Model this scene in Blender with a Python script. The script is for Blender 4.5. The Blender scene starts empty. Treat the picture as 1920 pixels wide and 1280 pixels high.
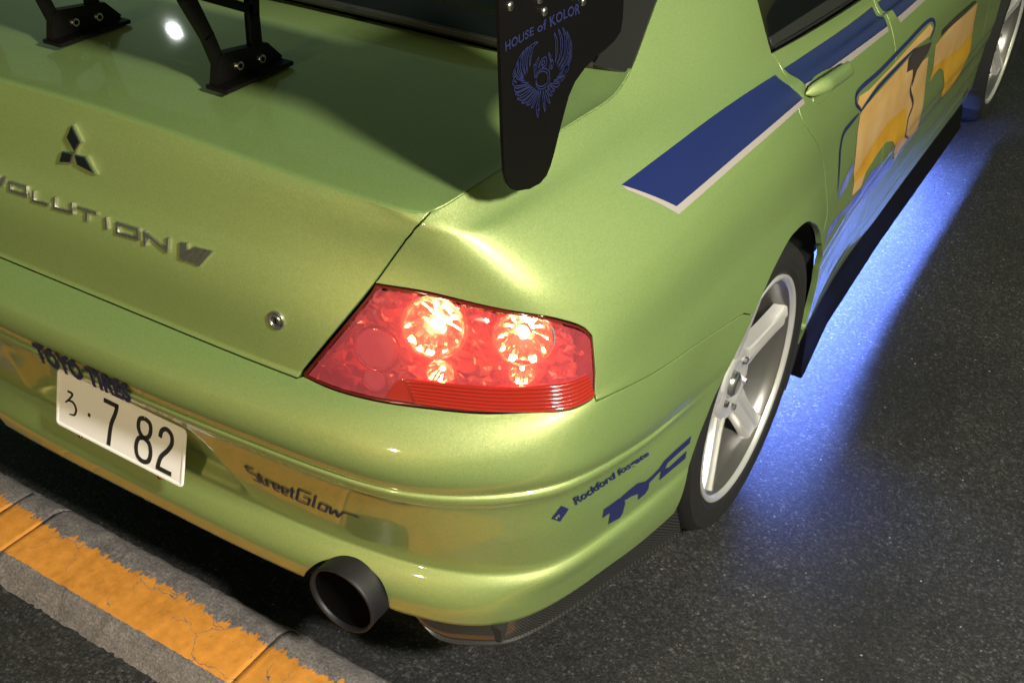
import bpy, bmesh, math, random, json
import numpy as np
from mathutils import Vector, Matrix, Euler
from mathutils.geometry import delaunay_2d_cdt
random.seed(7)
SC = bpy.context.scene
COL = SC.collection
# ------------------------------------------------------------------ camera, world, lights, exposure
cam = bpy.data.cameras.new('camera'); camo = bpy.data.objects.new('camera', cam); COL.objects.link(camo)
camo.location = (1.42070, -0.91675, 1.69760)
camo.rotation_euler = (0.977484, -0.013269, 0.551796)
cam.sensor_width = 36.0; cam.lens = 36.0 * 2094.57 / 1920.0
cam.clip_start = 0.05; cam.clip_end = 500
SC.camera = camo
w = bpy.data.worlds.new('World'); SC.world = w; w.use_nodes = True
SUN_EL, SUN_AZ = math.radians(36), math.radians(100)       # azimuth clockwise from +y (car's nose)
sky = w.node_tree.nodes.new('ShaderNodeTexSky'); sky.sky_type = 'NISHITA'; sky.sun_disc = False
sky.sun_elevation = SUN_EL; sky.sun_rotation = SUN_AZ
bg = w.node_tree.nodes['Background']; bg.inputs['Strength'].default_value = 0.017
tint = w.node_tree.nodes.new('ShaderNodeMix'); tint.data_type = 'RGBA'; tint.blend_type = 'MULTIPLY'; tint.inputs[0].default_value = 1
tint.inputs[7].default_value = (2.1, 2.2, .95, 1)          # town glow: the night sky is a dull teal, not deep blue
w.node_tree.links.new(sky.outputs[0], tint.inputs[6]); w.node_tree.links.new(tint.outputs[2], bg.inputs['Color'])
def lamp(name, kind, energy, color, loc=(0, 0, 0), **k):
    l = bpy.data.lights.new(name, kind); l.energy = energy; l.color = color
    o = bpy.data.objects.new(name, l); COL.objects.link(o); o.location = loc
    for a, b in k.items(): setattr(l, a, b)
    return o
SUN_S = .12
def aim(o, d): o.rotation_euler = Vector(d).to_track_quat('-Z', 'Y').to_euler()
sun = lamp('sun', 'SUN', SUN_S, (1.0, .88, .62), angle=math.radians(2.0))
sd = Vector((math.sin(SUN_AZ) * math.cos(SUN_EL), math.cos(SUN_AZ) * math.cos(SUN_EL), math.sin(SUN_EL)))
aim(sun, -sd)
street = lamp('street_light', 'POINT', 520, (1.0, .70, .38), (.5, -6.2, 1.7), shadow_soft_size=.14)
yard = lamp('yard_light', 'POINT', 780, (1.0, .95, .80), (3.15, -.62, 2.75), shadow_soft_size=.16)
far = lamp('far_street_light', 'POINT', 16, (.92, 1.0, .93), (-8.75, 7.72, 4.97), shadow_soft_size=.065)
SC.cycles.use_denoising = True
SC.view_settings.view_transform = 'Standard'; SC.view_settings.look = 'None'
SC.view_settings.exposure = 0.2; SC.view_settings.gamma = 1.0; SC.view_settings.use_curve_mapping = False

# ------------------------------------------------------------------ measured tables (grid coordinates on the body surface)
T = json.loads('''{"C":[[8.84,78.52],[17.51,78.14],[25.56,78.05],[33.44,78.08]],"B":[[33.44,78.08],[34.06,80.22],[34.94,82.3],[35.8,84.33],[36.65,86.35],[37.54,88.47],[38.43,90.58],[39.3,92.66],[40.15,94.6],[41.0,96.55],[41.86,98.53],[42.74,100.53],[43.67,102.52],[44.51,104.24],[45.45,106.02],[46.59,107.84],[47.91,109.71],[49.33,111.58],[50.84,113.57],[52.39,115.78],[53.86,117.99],[55.33,120.52],[57.15,123.56],[58.76,125.75]],"LT":[[43.72,102.43],[49.55,102.75],[55.04,101.6],[60.63,99.6],[64.82,96.68],[67.54,93.92],[68.65,91.64]],"LR":[[68.69,88.22],[68.97,83.57],[68.86,79.29]],"LB":[[34.07,79.0],[37.83,78.35],[42.98,78.39],[48.81,78.65],[54.42,78.41],[60.1,78.48],[65.48,77.7],[68.68,78.19]],"E":[[69.47,76.83],[81.56,73.81],[96.19,71.78],[110.44,69.18]],"arch":[[99.75,20.0],[101.0,26.25],[102.25,31.75],[103.75,37.25],[105.0,43.25],[106.5,50.5],[108.0,58.75],[109.5,62.0],[111.25,64.5],[113.0,66.5],[114.75,68.5],[116.75,70.25],[119.0,72.0],[121.25,73.25],[123.5,74.25],[126.0,75.0],[128.5,75.0],[131.0,74.75],[133.5,74.0],[135.75,72.5],[138.0,70.75],[140.0,68.5],[141.75,66.0],[143.0,63.25],[144.25,59.75],[144.75,50.25],[145.25,38.5],[145.5,29.5],[145.75,22.0],[145.5,17.0],[145.25,12.25],[145.0,5.25],[144.5,0.0],[144.0,0.0]],"dseam":[[135.63,116.78],[136.6,114.7],[135.45,108.96],[134.25,102.6],[134.31,98.62],[136.61,94.02],[139.83,88.55],[142.63,82.05],[143.93,76.1],[144.8,69.18],[143.16,66.76]],"stripe":[[87.8,112.32],[133.48,113.34],[134.89,105.84],[136.71,102.75],[95.97,102.61]],"stripe_grey":[[87.8,112.32],[95.97,102.61],[136.71,102.75],[136.87,101.47],[95.59,101.08],[88.05,111.02]],"stripe2":[[137.2,113.68],[150.89,114.56],[160.58,115.15],[160.65,102.75],[152.07,103.88],[139.33,105.23]],"stripe2_grey":[[139.68,105.26],[152.06,103.81],[160.63,102.68],[160.64,101.14],[151.93,102.01],[138.9,103.73]],"stripe3":[[161.78,115.17],[162.97,115.04],[169.43,101.27],[170.02,100.31],[162.36,102.16]],"stripe3_grey":[[162.4,102.02],[170.17,100.11],[172.71,97.27],[162.67,100.28]],"g_outline":[[153.29,86.1],[151.9,90.93],[152.43,93.24],[157.45,92.72],[163.55,93.06],[170.29,93.11],[171.8,88.71],[170.8,84.85]],"g_line2":[[153.29,86.1],[156.89,87.77],[161.92,87.96],[166.2,88.14]],"g_line3":[[152.72,86.17],[151.14,86.01],[149.41,85.52],[148.67,82.04],[148.6,77.36],[148.54,71.12]],"g_strip":[[152.33,89.87],[152.65,91.53],[154.85,90.29],[160.09,90.23],[166.05,91.1],[170.26,91.56],[171.28,88.62],[170.58,86.7],[166.18,88.42],[161.49,89.18],[156.81,89.22],[153.23,87.05]],"g_body":[[153.1,85.07],[153.8,86.1],[156.9,86.22],[160.91,86.38],[164.67,86.72],[164.8,81.52],[167.16,80.11],[171.17,78.25],[172.49,65.78],[172.81,60.36],[173.61,40.11],[168.55,46.83],[166.92,39.5],[165.31,59.51],[163.88,63.64],[161.8,66.02],[159.87,65.92],[156.71,65.05],[155.6,62.82],[153.03,64.2],[153.48,66.87],[152.96,69.62],[152.92,75.2],[152.88,80.22]],"g_amber":[[153.43,68.57],[155.57,69.42],[158.76,70.73],[161.59,71.48],[166.85,69.12],[167.62,63.24],[168.88,52.9],[165.31,59.51],[163.86,63.81],[161.77,66.28],[159.83,66.31],[156.92,65.19],[153.72,66.55]],"g_shade":[[167.27,74.16],[167.89,78.09],[170.89,80.31],[171.52,83.22],[166.32,87.95],[164.74,86.03],[164.86,81.72],[166.47,80.22]],"g_vein":[[167.31,78.75],[166.79,74.25],[168.83,67.21],[167.92,64.26],[170.54,46.16]],"g_blue":[[153.13,63.06],[155.9,62.12],[158.45,62.89],[160.92,60.94],[165.58,50.24],[167.26,37.27],[163.42,37.71],[160.3,41.86],[156.35,55.33],[150.39,63.37],[147.33,63.39],[144.31,63.17],[145.67,65.53],[148.81,64.99]],"g_blue2":[[148.83,69.5],[150.14,71.5],[152.55,72.95],[152.94,70.48],[151.32,68.6],[149.26,68.55]],"g_front":[[173.76,68.11],[173.84,72.07],[173.05,79.63],[177.6,81.08],[181.91,79.36],[185.92,78.6],[187.1,78.46],[187.5,72.14],[188.3,62.39],[186.33,49.63],[183.56,38.74],[180.21,49.47],[179.69,61.19],[178.17,66.47],[176.54,69.03],[175.19,69.31]],"g_front_amber":[[173.84,72.07],[179.52,69.51],[184.18,67.52],[187.85,68.7],[188.3,62.39],[186.33,49.63],[183.56,38.74],[180.21,49.47],[179.69,61.19],[178.17,66.47],[176.54,69.03],[173.98,69.06]],"g_front_dark":[[174.68,83.59],[179.57,83.21],[185.55,81.27],[186.78,79.27],[181.84,80.02],[178.09,80.72],[174.54,81.36]],"rf_text":[[[68.76,45.19],[69.88,45.58],[71.07,45.87],[72.33,46.09],[73.66,46.24],[75.07,46.32],[76.56,46.3],[78.14,46.2],[79.8,45.99],[81.54,45.73],[83.33,45.4],[85.14,45.02],[86.93,44.67]],[[70.03,41.38],[71.18,41.67],[72.4,41.9],[73.66,42.09],[74.98,42.24],[76.37,42.34],[77.81,42.4],[79.32,42.4],[80.88,42.35],[82.51,42.25],[84.18,42.1],[85.86,41.91],[87.55,41.72]]],"rf_logo":[[65.69,41.19],[67.08,44.05],[68.52,42.05],[67.21,39.32]],"rf_mark":[[66.12,41.09],[66.86,41.84],[67.03,40.64],[66.67,41.35],[66.6,40.46]],"tyc_t":[[76.47,31.02],[76.43,34.5],[79.96,34.6],[81.53,32.28],[82.01,30.15],[81.95,26.21],[81.42,24.85],[78.51,25.95],[78.36,30.89],[77.21,30.98]],"tyc_y":[[80.06,34.39],[82.34,35.0],[84.58,35.13],[87.01,32.95],[88.49,32.97],[90.69,33.65],[91.95,32.02],[90.02,31.54],[88.23,30.8],[88.36,28.33],[87.65,27.13],[85.71,27.01],[85.49,29.76],[83.36,31.26],[81.88,31.62]],"tyc_c":[[90.76,33.56],[91.78,35.08],[94.91,35.51],[99.76,35.4],[99.53,32.72],[96.43,32.89],[93.11,32.78],[92.58,31.18]],"tyc_c2":[[91.37,28.06],[91.4,32.25],[93.87,30.24],[96.37,30.41],[98.89,30.62],[98.78,27.85],[94.75,28.08]],"sg":[[[25.91,40.3],[24.56,40.35],[24.77,38.54],[26.0,38.35],[26.07,35.98],[24.94,36.18]],[[26.47,39.63],[26.5,36.01],[26.93,35.7]],[[26.16,38.55],[26.99,38.48]],[[27.24,35.64],[27.35,38.45],[28.1,38.37],[28.05,37.66]],[[28.37,37.01],[29.22,36.87],[29.4,38.23],[28.48,38.33],[28.23,35.55],[29.03,35.38]],[[29.67,36.79],[30.51,36.64],[30.78,38.06],[29.88,38.18],[29.45,35.28],[30.24,35.1]],[[31.63,39.19],[30.76,35.1],[31.11,34.75]],[[31.06,38.02],[31.81,37.91]],[[34.59,39.73],[32.73,39.8],[31.51,34.79],[33.34,34.72],[34.01,37.52],[33.06,37.57]],[[35.23,39.69],[33.97,34.68],[34.36,34.64]],[[35.57,37.68],[36.66,37.57],[35.89,34.49],[34.82,34.6],[35.57,37.68]],[[37.04,37.53],[36.57,34.4],[37.74,36.89],[37.59,34.11],[38.9,37.43],[41.02,37.46]]],"toyo":[[[-6.0,53.2],[-4.3,53.2],[-2.6,53.2],[-0.9,53.2],[0.8,53.2],[2.5,53.2],[4.2,53.2],[5.9,53.2],[7.6,53.2],[9.3,53.2],[11.0,53.2]],[[-5.6,46.4],[-3.92,46.4],[-2.24,46.4],[-0.56,46.4],[1.12,46.4],[2.8,46.4],[4.48,46.4],[6.16,46.4],[7.84,46.4],[9.52,46.4],[11.2,46.4]]],"badge":[["V",[[-13.3,98.75],[-12.27,99.07],[-12.14,97.4],[-13.19,97.22]]],["O",[[-11.13,98.51],[-8.15,98.77],[-7.9,96.96],[-10.95,96.8]]],["L",[[-6.8,98.25],[-4.46,98.42],[-4.25,96.67],[-6.66,96.41]]],["U",[[-3.02,98.57],[-0.01,98.72],[0.17,96.88],[-2.92,96.54]]],["T",[[1.13,98.42],[4.16,98.67],[4.09,96.69],[1.22,96.42]]],["I",[[5.19,98.24],[6.54,98.39],[6.72,96.48],[5.3,96.33]]],["O",[[7.74,98.16],[11.06,98.42],[11.13,96.57],[7.77,96.18]]],["N",[[12.17,98.3],[15.82,98.75],[15.79,96.3],[12.35,96.04]]]],"vii":[[[17.68,99.01],[18.82,99.3],[18.75,97.48],[19.74,99.1],[20.49,99.21],[18.69,95.55],[17.73,95.59]],[[20.67,99.22],[21.51,99.37],[19.78,95.65],[18.88,95.56]],[[21.64,99.38],[22.56,99.44],[20.66,95.58],[19.93,95.63]]],"logo":[[[-0.27,120.19],[1.49,115.54],[0.34,111.82],[-1.21,115.66]],[[0.16,111.37],[-0.34,108.37],[-2.48,107.45],[-1.97,110.97]],[[0.3,111.26],[2.29,111.59],[3.99,107.61],[0.79,108.44]]],"lock":[31.25,89.81],"handle":[[137.77,103.22],[146.22,102.67],[150.69,102.43],[145.01,99.6],[148.82,99.29]],"lb_main":[[49.57,95.08],[52.58,93.03],[49.91,100.8]],"lb_out":[[59.11,93.85],[62.62,92.43],[59.5,99.18]],"lb_in":[[43.01,88.61],[45.33,87.19],[43.15,93.43]],"lb_low1":[[50.06,86.22]],"lb_low2":[[58.73,86.92]],"lb_low0":[[42.5,81.91]],"lb_l":[[40.41,92.78]],"lamp_band":[[44.09,79.54],[45.31,83.15],[46.09,84.31],[49.13,84.56],[52.83,84.48],[56.5,84.28],[60.38,84.31],[64.08,84.11],[67.74,84.27],[68.76,79.12],[65.29,78.06],[60.53,78.46],[56.57,78.8],[51.01,79.36],[47.23,79.64]],"notch":[[31.46,7.15],[32.84,11.65],[34.27,15.04],[35.84,17.03],[37.79,18.63],[39.93,18.84],[42.09,17.78],[43.81,15.87],[44.74,12.88],[44.79,8.25]],"split_out":[[0.6134,0.127,0.243],[0.6377,0.1261,0.224],[0.6634,0.13,0.216],[0.7138,0.1553,0.213],[0.7525,0.1822,0.212],[0.7791,0.2224,0.212],[0.8114,0.3052,0.211],[0.8433,0.4211,0.209],[0.8788,0.5457,0.206],[0.8947,0.5956,0.204]],"split_in":[[48.02,7.6],[49.07,7.06],[53.96,7.59],[57.12,7.33],[59.73,7.03],[62.56,7.44],[67.3,8.41],[77.65,9.41],[88.7,9.38],[98.69,9.79]],"endplate":[[0.1584,1.3091],[0.1626,1.2456],[0.17,1.1425],[0.1759,1.0864],[0.18,1.0714],[0.1905,1.0595],[0.2106,1.0474],[0.2379,1.0392],[0.266,1.0348],[0.2842,1.0393],[0.295,1.0508],[0.3026,1.0674],[0.3189,1.1023],[0.3351,1.1361],[0.3513,1.1517],[0.377,1.1623],[0.4054,1.1671],[0.4347,1.1698],[0.4647,1.1732],[0.4831,1.1818],[0.487,1.1997],[0.4846,1.2264]],"ep_bolts":[[0.1835,1.2958],[0.2511,1.2867],[0.2636,1.2685],[0.3644,1.2552]],"ep_text":[[[0.1716,1.257],[0.2031,1.2571],[0.2381,1.2576],[0.2792,1.2591],[0.3171,1.2586],[0.3541,1.2561]],[[0.173,1.2446],[0.2035,1.2455],[0.2386,1.2472],[0.2827,1.2444],[0.3182,1.2456],[0.3555,1.2414]]],"ep_feathers":[[[0.2488,1.235],[0.2368,1.2334],[0.2313,1.2224],[0.2296,1.2077]],[[0.2367,1.2359],[0.2262,1.2315],[0.2219,1.2202],[0.2238,1.2019]],[[0.2248,1.2356],[0.2156,1.2296],[0.2137,1.2176],[0.2203,1.2004]],[[0.2143,1.2337],[0.2064,1.2261],[0.2057,1.2138],[0.2168,1.1983]],[[0.2052,1.2277],[0.1985,1.2198],[0.2,1.2093],[0.2181,1.196]],[[0.1973,1.2201],[0.1925,1.2116],[0.1979,1.2024],[0.2218,1.1929]],[[0.1935,1.2088],[0.1921,1.2004],[0.2099,1.1935],[0.2292,1.1886]],[[0.1945,1.1971],[0.1971,1.19],[0.2148,1.1867],[0.2342,1.1844]],[[0.196,1.1852],[0.2079,1.1813],[0.2247,1.181],[0.2393,1.1801]],[[0.1998,1.1775],[0.2153,1.173],[0.2322,1.1746],[0.2443,1.1772]],[[0.2107,1.1686],[0.2228,1.1672],[0.2373,1.1703],[0.2481,1.1746]],[[0.223,1.1619],[0.2328,1.1612],[0.2424,1.166],[0.252,1.1727]],[[0.2356,1.1536],[0.2416,1.1556],[0.2475,1.1629],[0.2558,1.1708]],[[0.2883,1.2352],[0.2941,1.2246],[0.2965,1.2083],[0.2937,1.1933]],[[0.2983,1.2375],[0.307,1.2235],[0.3084,1.2048],[0.2967,1.1885]],[[0.3099,1.2363],[0.3189,1.2201],[0.318,1.1993],[0.3008,1.1845]],[[0.3209,1.2287],[0.3288,1.212],[0.3251,1.1932],[0.305,1.1806]],[[0.3312,1.2153],[0.3352,1.1996],[0.3284,1.1855],[0.3079,1.177]],[[0.3352,1.1996],[0.3348,1.189],[0.3236,1.1789],[0.3028,1.1752]],[[0.3324,1.1856],[0.3279,1.1762],[0.3161,1.1731],[0.2977,1.1734]],[[0.3241,1.1733],[0.3166,1.1675],[0.3059,1.1681],[0.29,1.1718]],[[0.3113,1.1664],[0.3038,1.162],[0.2931,1.1655],[0.2798,1.1711]],[[0.2962,1.1577],[0.2882,1.1603],[0.2828,1.1648],[0.2748,1.17]],[[0.256,1.1426],[0.253,1.1517],[0.2551,1.1604],[0.2596,1.1696]],[[0.2717,1.1358],[0.2684,1.1479],[0.2666,1.1579],[0.2648,1.1679]],[[0.2842,1.1426],[0.2785,1.1513],[0.2741,1.1595],[0.2698,1.1676]],[[0.254,1.1338],[0.2509,1.1444],[0.2492,1.1544]],[[0.2888,1.152],[0.2832,1.1579],[0.2763,1.1655]],[[0.2462,1.1884],[0.2508,1.1947],[0.2658,1.194],[0.2777,1.1851],[0.2771,1.1733],[0.2595,1.1723],[0.2479,1.18],[0.2462,1.1884]],[[0.2432,1.201],[0.2476,1.2099],[0.2522,1.2149]],[[0.2506,1.2],[0.2576,1.2069],[0.2675,1.2078],[0.2691,1.2008],[0.2617,1.2005],[0.2589,1.2052]],[[0.2786,1.19],[0.2831,1.1992],[0.2745,1.2147]],[[0.2838,1.1884],[0.2872,1.1953],[0.2801,1.2066]],[[0.2403,1.2096],[0.2433,1.1984],[0.2437,1.1892]]],"cols":{"1.2":140.28,"2.02":166.11,"3.05":193.44,"3.24":198.48,"3.9":216.0},"rp":{"U":0,"I":7,"LB":14,"H2":20,"H":23,"MD":36,"G2":49,"G":51,"F3":53,"F2":55,"F1":57,"B1":61,"B2":68,"B3":75,"D":79,"M":93,"L":105,"S":117,"P":122,"A":127},"NU":217,"NV":128,"udoor":161.37}''')
def herm(P, n_per, crease=()):
    """non-uniform Catmull-Rom through P (k,d); n_per[i] samples per interval"""
    P = np.asarray(P, float); k = len(P)
    t = np.concatenate([[0], np.cumsum(np.maximum(np.linalg.norm(np.diff(P[:, :3], axis=0), axis=1), 1e-6) ** .5)])
    return herm_t(P, t, n_per, crease)

def herm_t(P, t, n_per, crease=()):
    k = len(P); sh = P.shape[1:]
    d = (P[1:] - P[:-1]) / np.diff(t).reshape((-1,) + (1,) * len(sh))
    T0 = np.zeros_like(P); T1 = np.zeros_like(P)
    for i in range(k):
        if i == 0: a = b = d[0]
        elif i == k - 1: a = b = d[-1]
        elif i in crease: a, b = d[i - 1], d[i]
        else:
            h0, h1 = t[i] - t[i - 1], t[i + 1] - t[i]
            a = b = (d[i - 1] * h1 + d[i] * h0) / (h0 + h1)
        T0[i] = a; T1[i] = b
    out = []
    for i in range(k - 1):
        h = t[i + 1] - t[i]
        for s in np.arange(n_per[i]) / n_per[i]:
            out.append((2*s**3-3*s*s+1)*P[i] + (s**3-2*s*s+s)*h*T1[i] + (-2*s**3+3*s*s)*P[i+1] + (s**3-s*s)*h*T0[i+1])
    out.append(P[-1])
    return np.array(out)

def chord(P):
    return np.concatenate([[0], np.cumsum(np.linalg.norm(np.diff(P, axis=0), axis=1))])

def resample(P, fr):
    D = herm(P, [24] * (len(P) - 1)); c = chord(D); c = c / c[-1]
    return np.stack([np.interp(fr, c, D[:, j]) for j in range(D.shape[1])], 1)

# ---- rows of the band that wraps the tail and the right flank (metres; x right, y forward, z up)
YS = [.6, .8, .945, 1.1, 1.3, 1.6, 2.1, 2.7, 3.3, 3.9]
PF = ([(0,.010),(.2,.012),(.4,.021),(.53,.030),(.62,.043),(.69,.066),(.745,.096),(.79,.130)],
      [(.79,.130),(.825,.168),(.848,.212),(.862,.27),(.871,.34),(.878,.45),(.884,.6)])
PH = ([(0,.100),(.25,.102),(.37,.105),(.45,.110),(.53,.120),(.6,.132),(.66,.149),(.71,.172),(.75,.198)],
      [(.75,.198),(.785,.230),(.806,.266),(.823,.315),(.842,.39),(.861,.475),(.884,.6)])
PI = ([(0,.081),(.24,.082),(.4,.088),(.5,.098),(.57,.110),(.63,.124),(.68,.141),(.715,.161),(.74,.182)],
      [(.74,.182),(.765,.213),(.785,.250),(.805,.30),(.828,.375),(.855,.475),(.881,.6)])
PD = ([(0,.062),(.35,.063),(.47,.067),(.53,.071),(.6,.082),(.666,.103),(.736,.136),(.80,.178)],
      [(.80,.178),(.836,.213),(.855,.255),(.866,.33),(.873,.45),(.878,.6)])
PM = ([(0,.070),(.3,.070),(.45,.075),(.55,.088),(.62,.107),(.68,.129),(.74,.157),(.79,.190)],
      [(.79,.190),(.818,.222),(.836,.265),(.848,.33),(.858,.45),(.864,.6)])
PL = ([(0,.096),(.3,.097),(.45,.102),(.55,.113),(.62,.126),(.68,.142),(.735,.160),(.772,.180)],
      [(.772,.180),(.787,.21),(.797,.26),(.804,.33),(.812,.45),(.818,.6)])
PS = ([(0,.113),(.3,.114),(.45,.116),(.55,.121),(.62,.129),(.67,.138),(.705,.152)],
      [(.705,.152),(.718,.18),(.727,.23),(.735,.3),(.747,.45),(.755,.6)])
PP = ([(0,.120),(.3,.121),(.45,.122),(.55,.125),(.62,.130),(.66,.135),(.684,.142)],
      [(.684,.142),(.692,.165),(.697,.22),(.703,.3),(.712,.45),(.718,.6)])
PA = ([(0,.128),(.2,.128),(.4,.129),(.55,.129),(.61,.129),(.638,.133),(.655,.145)],
      [(.655,.145),(.661,.165),(.6675,.2),(.6735,.3),(.681,.45),(.689,.6)])
def sh(p, dx, dy):
    r, m = p
    rr = [(x + dx * (i / (len(r) - 1.)) ** 2 * .7, y + dy) for i, (x, y) in enumerate(r)]
    n = len(m)
    mm = [(x + dx * (.7 + .3 * min(1, i / 2.)) * 1.0, y + dy * (1 - i / (n - 1.))) for i, (x, y) in enumerate(m)]
    rr[-1] = mm[0]
    return rr, mm
def zr(z0, z1, z2):     # z at centre, corner, y=.6
    return (z0, z1, z2)
FX = [.886,.906,.914,.910,.890,.866,.850,.848,.848,.84]
FZ = [.525,.505,.495,.485,.47,.46,.45,.44,.44,.44]
def fx(d): return [a + d for a in FX]
def fz(d): return [a + d for a in FZ]
NS = len(YS)
ROWS = [
 ('U', sh(PI, -.05, .05), zr(.245,.225,.235), [.84,.85,.85,.85,.83,.80,.79,.79,.79,.79], [.235,.235,.235,.235,.225,.21,.2,.2,.2,.2]),
 ('I', PI, zr(.257,.250,.246), [.881,.890,.892,.888,.872,.842,.832,.83,.83,.82], [.25,.25,.25,.25,.235,.22,.21,.21,.21,.21]),
 ('LB', sh(PI, .011, -.009), zr(.308,.305,.30), [.889,.898,.902,.898,.880,.850,.836,.834,.834,.825], [.30,.30,.30,.30,.28,.27,.26,.26,.26,.26]),
 ('H2', sh(PH, .007, -.012), zr(.350,.348,.345), [.889,.901,.906,.902,.884,.856,.839,.837,.837,.83], [.345,.345,.345,.345,.33,.32,.31,.31,.31,.31]),
 ('H', PH, zr(.366,.364,.362), [.886,.902,.908,.904,.885,.857,.841,.839,.839,.83], [.362,.362,.362,.362,.35,.34,.33,.33,.33,.33]),
 ('MD', ([(x, y * .62 + yf * .38) for (x, y), yf in zip(PH[0], np.interp([a[0] for a in PH[0]], [a[0] for a in PF[0]], [a[1] for a in PF[0]]))][:-1] + [(.768,.172)],
         [(.768,.172),(.803,.208),(.824,.25),(.840,.305),(.856,.38),(.869,.47),(.884,.6)]), zr(.462,.462,.44), [.885,.904,.912,.908,.889,.862,.844,.842,.842,.835], [.44,.44,.43,.42,.41,.40,.39,.39,.39,.39]),
 ('G2', sh(PF, -.010, .016), zr(.568,.568,.503), fx(-.001), fz(-.022)),
 ('G', sh(PF, -.001, .003), zr(.584,.584,.513), fx(0), fz(-.012)),
 ('F3', PF, zr(.598,.598,.519), fx(0), fz(-.006)),
 ('F2', sh(PF, -.004, .006), zr(.602,.602,.522), fx(0), fz(-.003)),
 ('F1', PF, zr(.606,.606,.526), fx(0), fz(.001)),
 ('B1', sh(PF, .008, -.010), zr(.635,.635,.555), fx(.003), fz(.03)),
 ('B2', sh(PF, .008, -.004), zr(.676,.680,.615), [.888,.904,.911,.907,.885,.862,.850,.847,.847,.84], [.615,.605,.60,.59,.575,.56,.55,.545,.545,.54]),
 ('B3', sh(PD, .004, -.020), zr(.716,.718,.685), [.884,.893,.897,.893,.876,.858,.848,.846,.846,.84], [.685,.675,.67,.66,.64,.63,.62,.61,.61,.60]),
 ('D', PD, zr(.730,.732,.725), [.878,.884,.886,.883,.869,.855,.847,.845,.845,.84], [.725,.72,.715,.70,.685,.67,.66,.65,.65,.64]),
 ('M', PM, zr(.835,.832,.83), [.864,.866,.867,.863,.852,.842,.836,.833,.832,.825], [.83,.826,.82,.81,.79,.775,.76,.75,.745,.73]),
 ('L', PL, zr(.918,.915,.915), [.818,.821,.822,.820,.812,.805,.800,.796,.792,.78], [.915,.912,.908,.90,.882,.862,.84,.825,.81,.79]),
 ('S', PS, zr(.982,.985,.982), [.755,.757,.758,.757,.755,.752,.748,.744,.738,.72], [.982,.980,.977,.968,.948,.922,.895,.875,.855,.83]),
 ('P', PP, zr(1.006,1.000,1.010), [.718,.712,.702,.690,.672,.655,.642,.640,.66,.69], [1.010,1.035,1.07,1.105,1.13,1.145,1.15,1.13,1.04,.88]),
 ('A', PA, None, [.689,.652,.622,.590,.562,.548,.540,.545,.60,.68], [1.036,1.115,1.185,1.255,1.325,1.375,1.395,1.37,1.20,.90]),
]
AZ = ([1.034,1.030,1.022,1.018,1.0165,1.0145,1.013], [1.013,1.0220,1.0275,1.031,1.0345,1.036])
CRE = ('I', 'H', 'D', 'F3', 'F1')
fr_rear = np.linspace(0, 1, 61)
fr_mid = np.linspace(0, 1, 41)[1:]
ys_side = np.concatenate([np.linspace(.6, 1.3, 48)[1:], np.linspace(1.3, 3.9, 70)[1:]])
def build_band():
    lines = []
    for name, (r, m), z, sx, sz in ROWS:
        if z is None:
            r3 = [(x, y, zz) for (x, y), zz in zip(r, AZ[0])]; m3 = [(x, y, zz) for (x, y), zz in zip(m, AZ[1])]
        else:
            r3 = [(x, y, z[0] + (z[1] - z[0]) * (i / (len(r) - 1.)) ** 2) for i, (x, y) in enumerate(r)]
            yy = np.array([b for _, b in m]); q = (yy - yy[0]) / (yy[-1] - yy[0])
            m3 = [(x, y, z[1] + (z[2] - z[1]) * (3*a*a-2*a**3)) for (x, y), a in zip(m, q)]
        if z is not None: m3[-1] = (sx[0], .6, sz[0])
        A = resample(np.array(r3), fr_rear); B = resample(np.array(m3), fr_mid)
        kn = np.array([(x, y, zz) for y, x, zz in zip(YS, sx, sz)])
        dd = np.vstack([m3[-2], kn])
        C = herm_t(dd, np.array([a[1] for a in dd]), [40] * (len(dd) - 1))
        C = np.stack([np.interp(ys_side, C[:, 1], C[:, 0]), ys_side, np.interp(ys_side, C[:, 1], C[:, 2])], 1)
        lines.append(np.vstack([A, B, C]))
    L = np.array(lines)                       # rows x NU x 3
    # smooth along u (x=0 is a mirror plane)
    for it in range(10):
        E_ = np.concatenate([L[:, 3:0:-1] * [-1, 1, 1], L, L[:, -1:]], 1)
        Sm = (E_[:, 2:-2] + E_[:, 4:]) / 2 if False else None
        mid = .5 * L[:, 1:-1] + .25 * (L[:, :-2] + L[:, 2:])
        L0 = L[:, 0].copy(); L0[:, 1:] = .5 * L[:, 0, 1:] + .5 * L[:, 1, 1:]
        L = np.concatenate([L0[:, None], mid, L[:, -1:]], 1)
    nR = len(ROWS)
    ds = np.linalg.norm(np.diff(L[:, :120], axis=0), axis=2).mean(1)
    t = np.concatenate([[0], np.cumsum(np.maximum(ds, .004) ** .6)])
    nper = [max(2, int(round(d / .0075))) for d in ds]
    cre = [i for i, r in enumerate(ROWS) if r[0] in CRE]
    V = herm_t(L, t, nper, cre)               # NV x NU x 3
    rowpos = dict(zip([r[0] for r in ROWS], np.concatenate([[0], np.cumsum(nper)])))
    # number plate recess pressed into the rear of the bumper
    x, y, z = V[..., 0], V[..., 1], V[..., 2]
    sm = lambda a: np.clip(a, 0, 1) ** 2 * (3 - 2 * np.clip(a, 0, 1))
    wx = sm((.262 + (.47 - z) * .35 - np.abs(x)) / .05)
    wz = sm((.560 - z) / .05) * sm((z - .375) / .03)
    V[..., 1] = y + .030 * wx * wz * (y < .3)
    return V, rowpos
def grid_normals(V):
    du = np.gradient(V, axis=1); dv = np.gradient(V, axis=0)
    n = np.cross(du, dv); n /= np.linalg.norm(n, axis=2, keepdims=True) + 1e-12
    return n
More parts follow.
